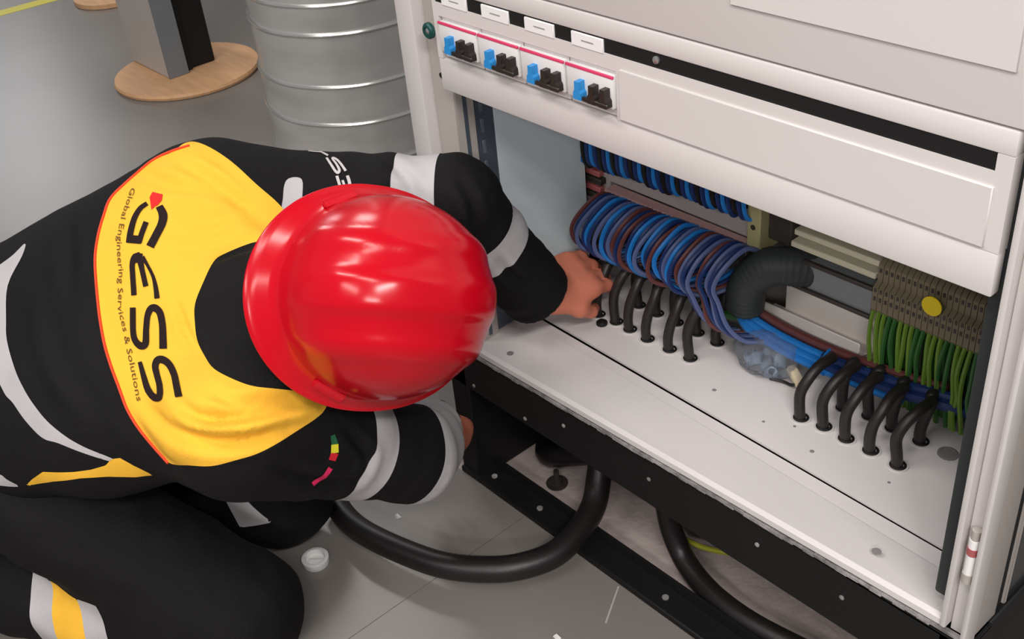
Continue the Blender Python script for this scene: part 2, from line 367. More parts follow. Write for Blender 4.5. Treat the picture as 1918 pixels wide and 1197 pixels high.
# upper device row and its wires
O = (.14, .28, .48); dv = empty('terminal_housing', O); tag(dv, 'grey terminal housing with a pinkish lower strip above the blue wire loops', 'terminal housing')
G(O).box(-.004, .298, .268, .44, .470, .600, .002, 1).build('body', MT['dev'], dv)
s = G(O).box(.035, .298, .246, .268, .461, .4705, .002, 1).build('strip', MT['devpink'], dv); s['label'] = 'pinkish strip along the lower edge'
G(O).box(.035, .298, .25, .268, .44, .4605, .001, 1).build('clamp_row', MT['devdark'], dv)
O = (-.02, .29, .46); ct = empty('connector_block', O); tag(ct, 'small grey connector block with two red strips beside the inner side sheet', 'connector')
G(O).box(-.055, .028, .266, .31, .40, .56, .002, 1).build('body', MT['dev'], ct)
for z in (.478, .452):
    a = G(O).box(-.022, .016, .256, .267, z, z + .009, .001, 1).build('red_strip', MT['redband'], ct); G(O).box(-.022, .020, .254, .267, z - .012, z - .002, .001, 1).build('clamp', MT['devdark'], ct)
um = [MT['dblue'], MT['blue'], MT['dblue'], MT['cable'], MT['dblue'], MT['blue'], MT['cable']]
un = ['dark blue', 'bright blue', 'dark blue', 'black', 'dark blue', 'bright blue', 'black']
for i in range(41):
    x = -.048 + i * .0088; j = rng.uniform(-.004, .004)
    h = .00042 * i; pts = [(x + .006, .262, .512 + j + h), (x + .002, .246, .500 + j + h), (x - .002, .238, .514 + h), (x - .004, .240, .56), (x, .25, .64), (x, .252, .80)]
    k = i % 7
    wire('control_wire', pts, .0032, um[k], f'{un[k]} control wire hanging just below the lower cover edge', 'wire', f'{un[k]} control wires under the cover')
# blue loops
lm = [('blue', 'bright blue'), ('dblue', 'dark blue'), ('bgrey', 'blue grey'), ('brown', 'brown')]
seq = [3, 1, 2, 1, 0, 1, 2, 0, 1, 2, 3, 1, 3, 1, 0, 1, 2, 0, 1, 3, 0, 1, 2, 0, 1, 3, 2, 1, 2, 3, 1, 2, 1, 2]
for i, k in enumerate(seq):
    u = i / (len(seq) - 1); x = .050 + u * .272; j = rng.uniform(-.006, .006); q = rng.uniform(-.006, .006)
    dz = .012 * u
    pts = [(x, .252, .462 + dz * .6), (x - .006, .225, .470 + dz + j * .4), (x - .016, .196 + q * .6, .452 + dz), (x - .022, .182 + q, .424 + dz + j), (x - .016, .186 + q, .400 + dz + j), (x + .002, .204, .390 + dz + j), (x + .02, .232, .396 + dz), (x + .03, .262, .405 + dz)]
    if i >= 27: pts[5:] = [(x - .006, .192, .375 + j), (x + .012, .205, .355), (x + .03, .225, .35)]
    wire('wire_loop', pts, .0034 if k else .0037, MT[lm[k][0]], f'{lm[k][1]} wire looping out and down below the pinkish strip', 'wire', f'{lm[k][1]} wire loops', 6, 5)
O = (.307, .27, .50); e = empty('end_clamp', O); tag(e, 'beige end clamp at the right end of the grey terminal housing', 'clamp')
G(O).box(.300, .322, .246, .32, .466, .55, .002, 1).build('body', MT['beige'], e); G(O).cyl((.311, .247, .505), (0, -1, 0), .004, .0015, 12).build('screw', MT['devdark'], e)
# corrugated dark sleeve
pts = [Vector(p) for p in ((.385, .285, .452), (.362, .262, .458), (.340, .246, .455), (.322, .237, .438), (.314, .233, .415), (.310, .236, .385))]
hs = G(pts[0]); hs.tube(pts, .0265, 18, 12, True, lambda t: 1 + .022 * math.sin(t * 130)); tag(hs.build('corrugated_hose', MT['shaft'], None, True, pts[0], 80), 'dark grey corrugated hose bending down beside the blue loops', 'hose')
# grey duct, rails, terminal strip
O = (.42, .28, .46); t = empty('wiring_duct', O); tag(t, 'dull grey wiring duct running right from the corrugated hose', 'wiring duct')
G(O).box(.352, .486, .262, .32, .432, .476, .002, 1).build('body', MT['steel'], t); G(O).box(.352, .486, .258, .264, .430, .436, .001, 1).build('lid_edge', MT['devdark'], t); G(O).box(.352, .486, .258, .264, .472, .478, .001, 1).build('lid_edge', MT['devdark'], t)
O = (.42, .28, .52); t = empty('busbar_carrier', O); tag(t, 'cream slotted busbar carrier above the grey wiring duct', 'busbar')
for z, y in ((.488, .262), (.503, .268), (.519, .272)):
    G(O).box(.36, .486, y, y + .03, z, z + .0085, .001, 1).build('rail', MT['cream'], t)
G(O).box(.323, .36, .262, .31, .486, .55, .002, 1).build('end_block', MT['devdark'], t); G(O).box(.36, .486, .30, .32, .482, .55).build('backing', MT['devdark'], t)
for i in range(5):
    G(O).cyl((.372 + i * .025, .2718, .5315), (0, -1, 0), .004, .002, 10).build('screw', MT['screw'], t)
O = (.565, .28, .49); t = empty('terminal_strip', O); tag(t, 'brownish terminal strip above the green wires, a round yellow sticker on it', 'terminal strip')
for i in range(20):
    x = .488 + i * .0077
    g = G((x, .28, .49)); g.use(MT['term']); g.prism([(.300, .442), (.262, .442), (.256, .450), (.256, .482), (.264, .488), (.264, .510), (.276, .522), (.30, .522)], 0, x, x + .0069)
    g.use(MT['devdark'])
    for z, y in ((.4755, .256), (.4635, .256), (.500, .264)): g.box(x + .002, x + .0052, y - .0006, y + .0008, z, z + .0055)
    o = g.build('terminal_block', None, t, False); o.location = Vector((x, .28, .49)) - Vector(O)
G(O).box(.486, .644, .28, .31, .52, .56).build('marker_rail', MT['devdark'], t)
yk = G(O).cyl((.5675, .2555, .4885), (0, -1, 0), .0128, .0016, 24).build('sticker', MT['sticker'], t); yk['label'] = 'round yellow sticker'
# green wires
for i in range(20):
    for lay in range(3):
        x = .490 + i * .0077 + lay * .003; k = (i * 2 + lay * 3) % 5; m, nm = (('gy', 'green yellow'), ('gdark', 'dark green'))[1 if k in (1, 3) or lay else 0]
        j = rng.uniform(-.004, .004); y = .260 + lay * .014; q = rng.uniform(-.004, .004)
        wire('earth_wire', [(x, y, .447), (x + j * .3, y - .004, .43), (x + j * .8 + q * .3, y - .005, .405), (x + .002 + j * .5 + q, y - .004, .375), (x + .003 + j * 1.2, y - .001, .348), (x + .004 + j, y + .006, .318)], .0031, MT[m], f'{nm} earth wire dropping from the brownish terminal strip', 'wire', f'{nm} earth wires', 6, 4)
# white bracket
O = (.4, .33, .3); t = empty('sheet_bracket', O); tag(t, 'bare pale sheet metal bracket standing behind the blue cable bundle', 'bracket')
G(O).box(.330, .484, .302, .305, .300, .436).build('back_sheet', MT['sheet'], t)
G(O).hexa([(.312, .272, .356), (.470, .272, .356), (.482, .302, .356), (.312, .302, .356), (.312, .272, .358), (.470, .272, .358), (.482, .302, .358), (.312, .302, .358)]).build('shelf', MT['sheet'], t, False)
G(O).box(.312, .470, .270, .273, .358, .378, .001, 1).build('lip', MT['sheet'], t)
G(O).hexa([(.476, .3005, .36), (.479, .3005, .36), (.449, .3005, .436), (.446, .3005, .436), (.476, .3025, .36), (.479, .3025, .36), (.449, .3025, .436), (.446, .3025, .436)]).build('fold', MT['steellight'], t, False)
# bundle to the right
def bun(dy, dz, x1=.60): return [(.300, .236 + dy, .385 + dz), (.315, .238 + dy, .362 + dz), (.345, .243 + dy, .349 + dz), (.39, .246 + dy, .343 + dz), (.44, .248 + dy, .342 + dz), (.50, .25 + dy, .345 + dz), (.55, .252 + dy, .35 + dz), (x1, .258 + dy, .356 + dz)]
for dy, dz, m, n in ((0, 0, 'blue', 'bright blue'), (.004, .009, 'blue', 'bright blue'), (-.004, -.008, 'blue', 'bright blue'), (.010, .001, 'dblue', 'dark blue'), (.014, .014, 'brown', 'brown'), (.020, .006, 'brown', 'brown'), (.006, .0245, 'brown', 'brown')):
    wire('bundle_wire', bun(dy, dz, .52 if m == 'blue' else .60), .0052, MT[m], f'{n} wire in the bundle running right below the white bracket', 'wire', f'{n} bundle wires', 8, 6)
for dy, dz in ((0, .002), (.006, -.006), (.010, .010), (.004, .013)):
    wire('bundle_wire', [(.43, .246 + dy, .338 + dz), (.50, .246 + dy, .346 + dz), (.55, .248 + dy, .352 + dz), (.60, .254 + dy, .358 + dz), (.63, .27 + dy, .35 + dz)], .006, MT['dblue'], 'dark blue wire at the right end of the bundle under the green wires', 'wire', 'dark blue wires at the bundle end', 8, 6)
tie = G((.44, .25, .345)); tie.tube([(.44 + 0, .25 + .020 * math.cos(a), .348 + .019 * math.sin(a)) for a in np.linspace(0, 2 * math.pi, 13)], .0022, 6, 2); tag(tie.build('cable_tie', MT['blue'], None, True, (.44, .25, .345)), 'blue cable tie around the wire bundle', 'cable tie')
for p, q in (((.255, .235, .36), (.29, .26, .345)), ((.215, .25, .362), (.25, .265, .35))):
    wire('green_tail', [p, ((p[0] + q[0]) / 2, (p[1] + q[1]) / 2 - .01, p[2] - .004), q], .006, MT['gdark'], 'short green wire end among the black cables under the loops', 'wire', 'green wire ends', 8)
# black cables through the base plate
front = [(.083, .177), (.117, .18), (.146, .179), (.182, .178), (.223, .18), (.259, .183)]; back = [(.112, .235), (.148, .236), (.186, .237), (.226, .237), (.263, .237)]
front2 = [(.451, .179), (.483, .184), (.517, .183), (.552, .184), (.591, .183)]; back2 = [(.479, .232), (.513, .24), (.548, .239), (.587, .24)]
ords = ['first', 'second', 'third', 'fourth', 'fifth', 'sixth']
def cable(x, y, lean, dep, top, label):
    h0 = .292; j = rng.uniform(-.005, .005)
    pts = [(x, y, h0), (x - .002, y - .002, .316), (x - .003 + j, y + .001, .338 + top * .3), (x + lean * .18 + j, y + dep * .22, .356 + top * .7), (x + lean * .55, y + dep * .55, .366 + top), (x + lean, y + dep, .366 + top)]
    r = empty('black_cable', (x, y, .3)); tag(r, label, 'cable', 'black cables through the base plate')
    G((x, y, .3)).tube(pts, .0072, 10, 6).build('sheath', MT['cable2'], r)
    G((x, y, .3)).lathe([(.0075, 0), (.0105, 0), (.0105, .0016), (.0085, .003), (.0075, .003)], (x, y, .3), (0, 0, 1), 18, True).build('grommet', MT['rubber'], r)
    G((x, y, .3)).lathe([(.0105, 0), (.0135, 0), (.013, .0012), (.0105, .0012)], (x, y, .3), (0, 0, 1), 20, True).build('hole_rim', MT['rim'], r)
for i, (x, y) in enumerate(front): cable(x, y, .006, .044, .016, f'black cable rising in the front row of the left group, {ords[i]} from the left')
for i, (x, y) in enumerate(back): cable(x, y, .004, .024, .014, f'black cable rising in the back row of the left group, {ords[i]} from the left')
for i, (x, y) in enumerate(front2): cable(x, y, .004, .056, .004, f'black cable rising in the front row of the right group, {ords[i]} from the left')
for i, (x, y) in enumerate(back2): cable(x, y, .002, .014, .004, f'black cable rising in the back row of the right group, {ords[i]} from the left')
cp_ = G((.104, .162, .3)); cp_.lathe([(.0085, 0), (.0085, .004), (.006, .006), (.002, .0066)], (.104, .162, .3), (0, 0, 1), 18); tag(cp_.build('blanking_plug', MT['rubber'], None, True, (.104, .162, .3)), 'small black blanking plug in the base plate in front of the left cables', 'plug')
# plastic bag with fittings, ivory connector
def bag():
    O = (.352, .236, .3); r = empty('plastic_bag', O); tag(r, 'crumpled clear plastic bag of small grey fittings on the base plate', 'plastic bag')
    bm = bmesh.new(); bmesh.ops.create_icosphere(bm, subdivisions=4, radius=1)
    rg = np.random.default_rng(3); ks = rg.normal(size=(14, 3)) * 2.6; ph = rg.uniform(0, 6, 14)
    for v in bm.verts:
        p = np.array(v.co); d = sum(abs(math.sin(float(ks[i] @ p) + ph[i])) for i in range(14)) / 14 - .6
        s = 1 + .55 * d; z = max(p[2] * s * .032 + .026, .0008)
        v.co = (p[0] * s * .046, p[1] * s * .036, z)
    me = bpy.data.meshes.new('film'); bm.to_mesh(me); bm.free(); me.polygons.foreach_set('use_smooth', np.zeros(len(me.polygons), bool))
    mesh_obj('film', me, MT['bag'], r)
    for i in range(7):
        a = i * .9; x, y = O[0] + .020 * math.cos(a) * (i > 0), O[1] + .013 * math.sin(a) * (i > 0)
        G(O).lathe([(.004, 0), (.009, 0), (.009, .012), (.006, .016), (.004, .016)], (x, y, .305 + .004 * (i % 3)), (math.cos(i * 2), math.sin(i * 3), 1.2), 14, True).build('fitting', MT['bagin'], r)
bag()
O = (.402, .232, .315); t = empty('push_in_connector', O); tag(t, 'small ivory plastic connector between the plastic bag and right cables', 'connector')
R_ = Matrix.Rotation(-.45, 3, 'Z') @ Matrix.Rotation(.25, 3, 'Y')
G(O).box(.385, .418, .226, .238, .308, .320, .002, 2, R_, O).build('body', MT['connector'], t); G(O).box(.414, .424, .228, .236, .310, .318, .001, 1, R_, O).build('neck', MT['connector'], t)
wire('black_lead', [(.412, .229, .313), (.405, .222, .306), (.39, .222, .304), (.372, .216, .304)], .0022, MT['cable'], 'thin black lead curling from the ivory connector towards the bag', 'wire')
for i, (x, y) in enumerate(((.42, .141), (.50, .135), (.455, .16), (.33, .15), (.60, .15))):
    G(CO).lathe([(.0022 + .001 * (i % 2), 0), (.0018, .0005)], (x, y, .3), (0, 0, 1), 8).build('dirt_spot', MT['grime'], cab)

# ------------------------------------------------------------------ floor things
P = [(-.16, -.205, .030), (-.10, -.218, .032), (-.039, -.218, .038), (.035, -.201, .040), (.097, -.179, .042), (.145, -.147, .044), (.183, -.107, .046), (.205, -.053, .048), (.200, .006, .055), (.184, .05, .062), (.166, .080, .085), (.155, .10, .12), (.15, .115, .18), (.15, .13, .26)]
ml = G(P[0]); ml.tube(P, .0195, 16, 8); o = ml.build('supply_cable', MT['cable'], None, True, P[0]); tag(o, 'thick black cable looping over the floor into the plinth', 'cable')
P = [(.15, .16, .10), (.12, .12, .085), (.06, .10, .055), (.02, .105, .03), (-.005, .13, .024), (-.01, .18, .022)]
tag(G(P[0]).tube(P, .0195, 12, 6).build('supply_cable', MT['cable'], None, True, P[0]), 'thick black cable lying in the dark inside the plinth at left', 'cable')
P = [(.30, .088, .24), (.297, .086, .15), (.302, .088, .08), (.325, .086, .035), (.365, .074, .022), (.42, .062, .022), (.49, .062, .022), (.60, .08, .022)]
tag(G(P[0]).tube(P, .0165, 14, 8).build('supply_cable', MT['cable'], None, True, P[0]), 'thick black cable coming down through the plinth and running right', 'cable')
for i, (dx, r) in enumerate(((0, .0175), (.042, .016), (.084, .018))):
    dy = dx; P = [(.24, .14 + dy, .26), (.245, .145 + dy, .16), (.27, .15 + dy, .085), (.33, .155 + dy, .05), (.42, .165 + dy, .045), (.52, .18 + dy, .06), (.60, .2 + dy, .12)]
    tag(G(P[0]).tube(P, r, 12, 6).build('supply_cable', MT['cable'], None, True, P[0]), 'black cable sagging in the bundle behind the plinth rail', 'cable', 'sagging black cables behind the plinth rail')
P = [(.245, .125, .12), (.25, .122, .06), (.27, .118, .036), (.30, .112, .032), (.34, .113, .036), (.38, .122, .045), (.43, .14, .06)]
tag(G(P[0]).tube(P, .0042, 8, 8).build('earth_wire', MT['earth'], None, True, P[0]), 'thin yellow green wire hooked under the sagging black cables', 'wire')
O = (.057, .088, 0); t = empty('anchor_bolt', O); tag(t, 'rusty anchor bolt in the concrete inside the plinth', 'bolt')
G(O).lathe([(.018, -.001), (.018, .002), (.012, .002)], O, (0, 0, 1), 20).build('washer', MT['devdark'], t); G(O).cyl((.057, .088, .002), (0, 0, 1), .0045, .026, 10).build('stud', MT['devdark'], t); G(O).cyl((.057, .088, .002), (0, 0, 1), .009, .007, 6).build('nut', MT['devdark'], t)
O = (-.085, -.292, 0); t = empty('bottle_cap', O); tag(t, 'round white plastic cap lying open side up on the floor', 'cap')
g = G(O); g.lathe([(.0195, .0), (.0212, .003), (.0212, .0125), (.0195, .0135), (.0155, .0135), (.0150, .004), (.002, .0035)], O, (0, 0, 1), 36); g.build('rim', MT['cap'], t)
G(O).box(-.097, -.073, -.2955, -.2885, .0036, .008, .002, 2, Matrix.Rotation(.75, 3, 'Z'), O).build('tab', MT['label'], t)
for i, (x, y) in enumerate(((-.074, -.142), (.287, -.131))):
    g = G((x, y, 0)); g.hexa([(x - .005, y - .003, 0), (x + .004, y - .004, 0), (x + .006, y + .003, 0), (x - .003, y + .004, 0), (x - .003, y - .002, .004), (x + .003, y - .002, .003), (x + .004, y + .002, .003), (x - .002, y + .002, .004)])
    tag(g.build('plastic_chip', MT['chip'], None, False, (x, y, 0)), ('small white chip on the floor inside the thick black cable loop', 'white chip on the floor at the bottom edge of the picture')[i], 'chip')
G((.3, -.03, 0)).hexa([(.283, -.004, 0), (.2855, -.003, 0), (.320, -.065, 0), (.3175, -.066, 0), (.283, -.004, .0006), (.2855, -.003, .0006), (.320, -.065, .0006), (.3175, -.066, .0006)]).build('floor_scratch', MT['steellight'], floor, False, (.3, -.03, 0))
# spiral duct standing behind the worker
O = (-1.31, .69, 0); t = empty('spiral_duct', O); tag(t, 'shiny galvanised spiral duct standing upright on the floor behind the worker', 'duct')
prof = [(.25, 0.0)]
for z in np.arange(.02, 1.6, .02): prof.append((.25 + .0012 * math.sin(z * 61), float(z)))
g = G(O); g.lathe(prof, O, (0, 0, 1), 72); g.build('pipe', MT['duct'], t)
for z in (.045, .154, .252, .382, .452, .57, .69, .81, .93, 1.05, 1.17, 1.29, 1.41, 1.53):
    g = G(O); g.lathe([(.247, -.006), (.2535, -.004), (.2555, 0), (.2535, .004), (.247, .006)], (O[0], O[1], z), (.012, -.02, 1), 72, True); g.build('seam', MT['ductring'], t)
# steel stand on a round board
O = (-2.185, .600, 0); g = G(O); g.lathe([(.205, 0), (.225, .002), (.228, .010), (.225, .018), (.20, .02)], O, (0, 0, 1), 56)
tag(g.build('round_board', MT['wood'], None, True, O), 'round plywood board on the floor under the grey steel stand', 'board')
O = (-2.23, .58, .02); t = empty('steel_stand', O); tag(t, 'grey sheet steel stand with a black post standing on the round board', 'stand')
b = G(O).box(-2.40, -2.135, .515, .58, .021, .95, .003, 1).build('cover', MT['steellight'], t)
b = G(O).box(-2.138, -2.132, .514, .582, .0205, .95, .001, 1).build('side_plate', MT['steel'], t); b['label'] = 'darker grey side plate'
G(O).box(-2.25, -2.16, .60, .69, .021, .95, .004, 1).build('post', MT['black'], t)
G(O).box(-2.25, -2.16, .60, .80, .275, .40, .004, 1).build('beam', MT['black'], t)
G(O).box(-2.25, -2.15, .574, .604, .021, .5, .002, 1).build('bracket', MT['black'], t)
O = (-3.18, .80, 0); g = G(O); g.lathe([(.12, 0), (.14, .002), (.14, .018), (.12, .02)], O, (0, 0, 1), 40)
tag(g.build('round_board', MT['wood'], None, True, O), 'far round plywood board at the top edge behind the grey stand', 'board')
O = (-3.39, .54, 0); g = G(O); g.hexa([(-3.46, -.06, 0), (-3.39, -.06, 0), (-3.31, 1.5, 0), (-3.38, 1.5, 0), (-3.46, -.06, .0012), (-3.39, -.06, .0012), (-3.31, 1.5, .0012), (-3.38, 1.5, .0012)])
tag(g.build('floor_tape', MT['tape'], None, False, O), 'yellow floor marking tape at the top left corner', 'tape')

# ------------------------------------------------------------------ the worker: surfaces grown from one distance field each
V3 = lambda *a: np.array(a, float)
def unit(v): v = np.asarray(v, float); return v / np.linalg.norm(v)
def surface_nets(f, lo, hi, h, B=8):
    """dense grid, but the field is only evaluated in blocks near the surface; returns verts, quads"""
    lo = np.asarray(lo, float); nb = np.ceil((np.asarray(hi) - lo) / (h * B)).astype(int); n = nb * B + 1
    ib = np.stack(np.meshgrid(*[np.arange(k) for k in nb], indexing='ij'), -1).reshape(-1, 3)
    cen = lo + (ib + .5) * B * h; dc = f(cen); act = np.abs(dc) < B * h * .88 + .012
    F = np.where(dc < 0, -1., 1.).astype(np.float32).reshape(nb)
    F = np.repeat(np.repeat(np.repeat(F, B, 0), B, 1), B, 2); F = np.pad(F, ((0, 1),) * 3, mode='edge')
    off = np.stack(np.meshgrid(*[np.arange(B + 1)] * 3, indexing='ij'), -1).reshape(-1, 3)
    A = ib[act]
    for i0 in range(0, len(A), 400):
        idx = (A[i0:i0 + 400, None, :] * B + off[None]).reshape(-1, 3)
        F[idx[:, 0], idx[:, 1], idx[:, 2]] = f(lo + idx * h)
    S = F < 0; nx, ny, nz = n
    c = np.zeros((nx - 1, ny - 1, nz - 1), np.int8)
    cs = [(i, j, k) for i in (0, 1) for j in (0, 1) for k in (0, 1)]
    for i, j, k in cs: c += S[i:nx - 1 + i, j:ny - 1 + j, k:nz - 1 + k]
    I = np.argwhere((c > 0) & (c < 8)); vid = -np.ones(c.shape, np.int64); vid[tuple(I.T)] = np.arange(len(I))
    val = {q: F[I[:, 0] + q[0], I[:, 1] + q[1], I[:, 2] + q[2]] for q in cs}
    acc = np.zeros((len(I), 3)); cnt = np.zeros(len(I))
    for q in cs:
        for ax in range(3):
            if q[ax]: continue
            r = list(q); r[ax] = 1; a = val[q]; b = val[tuple(r)]; m = (a < 0) != (b < 0)
            t = np.where(m, a / np.where(m, a - b, 1), 0); p = np.zeros((len(I), 3)) + np.array(q, float); p[:, ax] = t
            acc[m] += p[m]; cnt[m] += 1
    Vt = lo + (I + acc / cnt[:, None]) * h
    quads = []
    for ax in range(3):
        u, w_ = (ax + 1) % 3, (ax + 2) % 3
        sl0 = [slice(None)] * 3; sl1 = [slice(None)] * 3; sl0[ax] = slice(0, -1); sl1[ax] = slice(1, None)
        for k in (u, w_): sl0[k] = slice(1, -1); sl1[k] = slice(1, -1)
        a = S[tuple(sl0)]; b = S[tuple(sl1)]; E_ = np.argwhere(a != b); fl_ = a[tuple(E_.T)]
        base = E_.copy(); base[:, u] += 1; base[:, w_] += 1
        def vv(du, dw): q = base.copy(); q[:, u] += du; q[:, w_] += dw; return vid[tuple(q.T)]
        Q = np.stack([vv(-1, -1), vv(0, -1), vv(0, 0), vv(-1, 0)], 1); Q[~fl_] = Q[~fl_][:, ::-1]; quads.append(Q)
    return Vt, np.concatenate(quads)
def cone(p, a, b, r1, r2):
    a = np.asarray(a, float); d = np.asarray(b, float) - a; t = np.clip(((p - a) @ d) / (d @ d), 0, 1)
    return np.linalg.norm(p - a - t[:, None] * d, axis=1) - (r1 + (r2 - r1) * t)
def smin(a, b, k): hh = np.maximum(k - np.abs(a - b), 0) / k; return np.minimum(a, b) - hh * hh * k * .25
def flat(p, org, axes, k):           # squeeze space along axes[1] so that round cones become oval
    q = (p - org) @ np.stack(axes, 1); q[:, 1] *= k; return q

# joints (metres)
HIP = V3(-.43, -.595, .318); NECK = V3(.008, -.335, .535)
SL = V3(-.158, -.255, .588); SR = V3(.125, -.425, .470)
EL = V3(.061, -.049, .583); WL = V3(.073, .066, .389)
ER = V3(.128, -.222, .305); WR = V3(.030, -.086, .196)
HR = V3(-.36, -.655, .335); KR = V3(.012, -.465, .105); AR = V3(-.37, -.715, .080)
HL = V3(-.47, -.50, .305); KL = V3(-.165, -.295, .100); AL = V3(-.50, -.52, .080)
T = unit(NECK - HIP); Sx = SR - SL; Sx = unit(Sx - T * (Sx @ T)); Bk = np.cross(Sx, T)
if Bk[2] < 0: Bk = -Bk
HC = V3(.184, -.253, .586)           # head centre
Fh = unit(V3(.275, .876, -.395)); Uh = V3(.893, -.085, .44); Uh = unit(Uh - Fh * (Uh @ Fh)); Rh = np.cross(Fh, Uh)
def at_s(f, s, b): return HIP + T * f * np.linalg.norm(NECK - HIP) + Sx * s + Bk * b
def torso(p, g, k=1.42):
    L = np.linalg.norm(NECK - HIP)
    def loc(f, s, b): return V3(s, b * k, f * L)
    q = flat(p, HIP, (Sx, Bk, T), k)
    d = cone(q, loc(-.08, -.05, 0), loc(-.08, .05, 0), .118 + g, .118 + g)
    d = smin(d, cone(q, loc(.28, -.045, .0), loc(.28, .045, .0), .118 + g, .118 + g), .09)
    d = smin(d, cone(q, loc(.62, -.06, .005), loc(.62, .06, .005), .128 + g, .128 + g), .10)
    d = smin(d, cone(q, loc(.86, -.085, -.005), loc(.86, .085, -.005), .088 + g, .088 + g), .08)
    d = smin(d, cone(q, loc(.20, -.085, .02), loc(.74, -.135, .02), .120 + g, .104 + g), .08)
    return d * .86
def f_jacket(p):
    d = torso(p, .014)
    dl = smin(cone(p, SL, EL, .074, .058), cone(p, EL, WL + (WL - EL) * .04, .057, .051), .02)
    dr = smin(cone(p, SR, ER, .083, .060), cone(p, ER, WR + (WR - ER) * .42, .060, .054), .02)
    cl = cone(p, at_s(.86, 0, .0), HC - Uh * .085, .088, .080)
    d = smin(smin(smin(d, dl, .07), dr, .07), cl, .035)
    d = np.maximum(d, (p - WL) @ unit(WL - EL) - .004); d = np.maximum(d, (p - WR) @ unit(WR - ER) - .004) if False else d
    hem = -(p - at_s(-.16, 0, 0)) @ T
    return np.maximum(d, hem)
def f_trousers(p):
    d = torso(p, .004) ; d = np.maximum(d, (p - at_s(.26, 0, 0)) @ T)
    r = smin(cone(p, HR, KR, .092, .086), cone(p, KR, AR, .086, .062), .03)
    l = smin(cone(p, HL, KL, .108, .084), cone(p, KL, AL, .080, .060), .03)
    d = smin(smin(d, r, .05), l, .05)
    d = np.maximum(d, .004 - p[:, 2])
    return d
# hand geometry (left hand reaching for the first black cable)
Wd = unit(V3(.086, .135, .385) - WL)
HANDS = dict(palm=V3(.078, .108, .378))
def fingers(K0, dirs, nrm, side, curl, L, r):
    out = []
    for i, (s, l) in enumerate(zip((-.0315, -.0105, .0105, .0300), L)):
        a = K0 + side * s; d = dirs.copy(); pts = [a]
        for j, q in enumerate((.45, .32, .23)):
            ang = curl[j]; d = d * math.cos(ang) - nrm * math.sin(ang); d = unit(d); pts.append(pts[-1] + d * l * q)
        out.append(pts)
    return out
def hand(W_, d, nrm, curl, thumb_side):
    d = unit(d); nrm = unit(nrm - d * (nrm @ d)); side = np.cross(d, nrm) * thumb_side     # thumb lies on -side
    K0 = W_ + d * .088
    prim = [('palm', W_ + d * .012, W_ + d * .080, d, nrm, side)]
    F_ = fingers(K0, d, nrm, side, curl, (.074, .083, .077, .060), .009)
    th = [W_ + d * .022 - side * .026, W_ + d * .050 - side * .046 - nrm * .012, W_ + d * .078 - side * .050 - nrm * .028, W_ + d * .098 - side * .042 - nrm * .042]
    return prim, F_, th
def f_hand(p, H, W_, EB):
    prim, F_, th = H
    _, a, b, d, nrm, side = prim[0]
    q = (p - a) @ np.stack((side, nrm, d), 1); q[:, 1] *= 1.9
    dd = cone(q, V3(-.016, 0, 0), V3(-.022, 0, .068), .026, .024); dd = smin(dd, cone(q, V3(.014, 0, 0), V3(.022, 0, .066), .025, .022), .02) * .62
    dd = smin(dd, cone(p, W_ - (W_ - EB) * .25, W_ + d * .02, .031, .026), .022)
    for pts in F_:
        e = None
        for j in range(3):
            c = cone(p, pts[j], pts[j + 1], .0098 - .0008 * j, .0090 - .0009 * j); e = c if e is None else smin(e, c, .004)
        dd = smin(dd, e, .0045)
    e = None
    for j in range(3):
        c = cone(p, th[j], th[j + 1], .0135 - .0016 * j, .0115 - .0015 * j); e = c if e is None else smin(e, c, .005)
    return smin(dd, e, .012)
HL_ = hand(WL, V3(.004, .115, -.008), V3(.45, -.25, .85), (.30, .62, .55), -1)
HR_ = hand(WR, unit(WR - ER) + V3(-.62, -.36, -.10), V3(.45, -.2, .85), (.45, .75, .55), 1)
def f_head(p):
    q = (p - HC) @ np.stack((Rh, Fh, Uh), 1)         # right, forward, up
    s = q * V3(1.22, 1.0, 1.05)
    d = (np.linalg.norm(s - V3(0, -.004, .020), axis=1) - .102) * .82
    d = smin(d, cone(q, V3(-.022, .048, -.070), V3(.022, .048, -.070), .040, .040), .05)
    d = smin(d, cone(q, V3(0, .078, -.100), V3(0, .074, -.098), .018, .018), .02)
    d = smin(d, cone(q, V3(0, .094, -.002), V3(0, .118, -.038), .008, .0125), .014)
    d = smin(d, cone(q, V3(-.012, .104, -.042), V3(.012, .104, -.042), .008, .008), .008)
    d = smin(d, cone(q, V3(-.040, .086, .014), V3(.040, .086, .014), .010, .010), .016)
    for sx in (-1, 1):
        d = -smin(-d, cone(q, V3(sx * .030, .102, -.002), V3(sx * .034, .100, -.002), .010, .010), .012)
        d = smin(d, np.maximum(cone(q * V3(1, 1, 1), V3(sx * .082, -.004, -.012), V3(sx * .086, -.012, .018), .016, .020), np.abs(q[:, 0] - sx * .085) - .006), .008)
    d = smin(d, cone(q, V3(-.016, .100, -.064), V3(.016, .100, -.064), .007, .007), .008)
    return smin(d, cone(p, at_s(.94, 0, .0), HC - Uh * .07 - Fh * .02, .062, .056), .03)
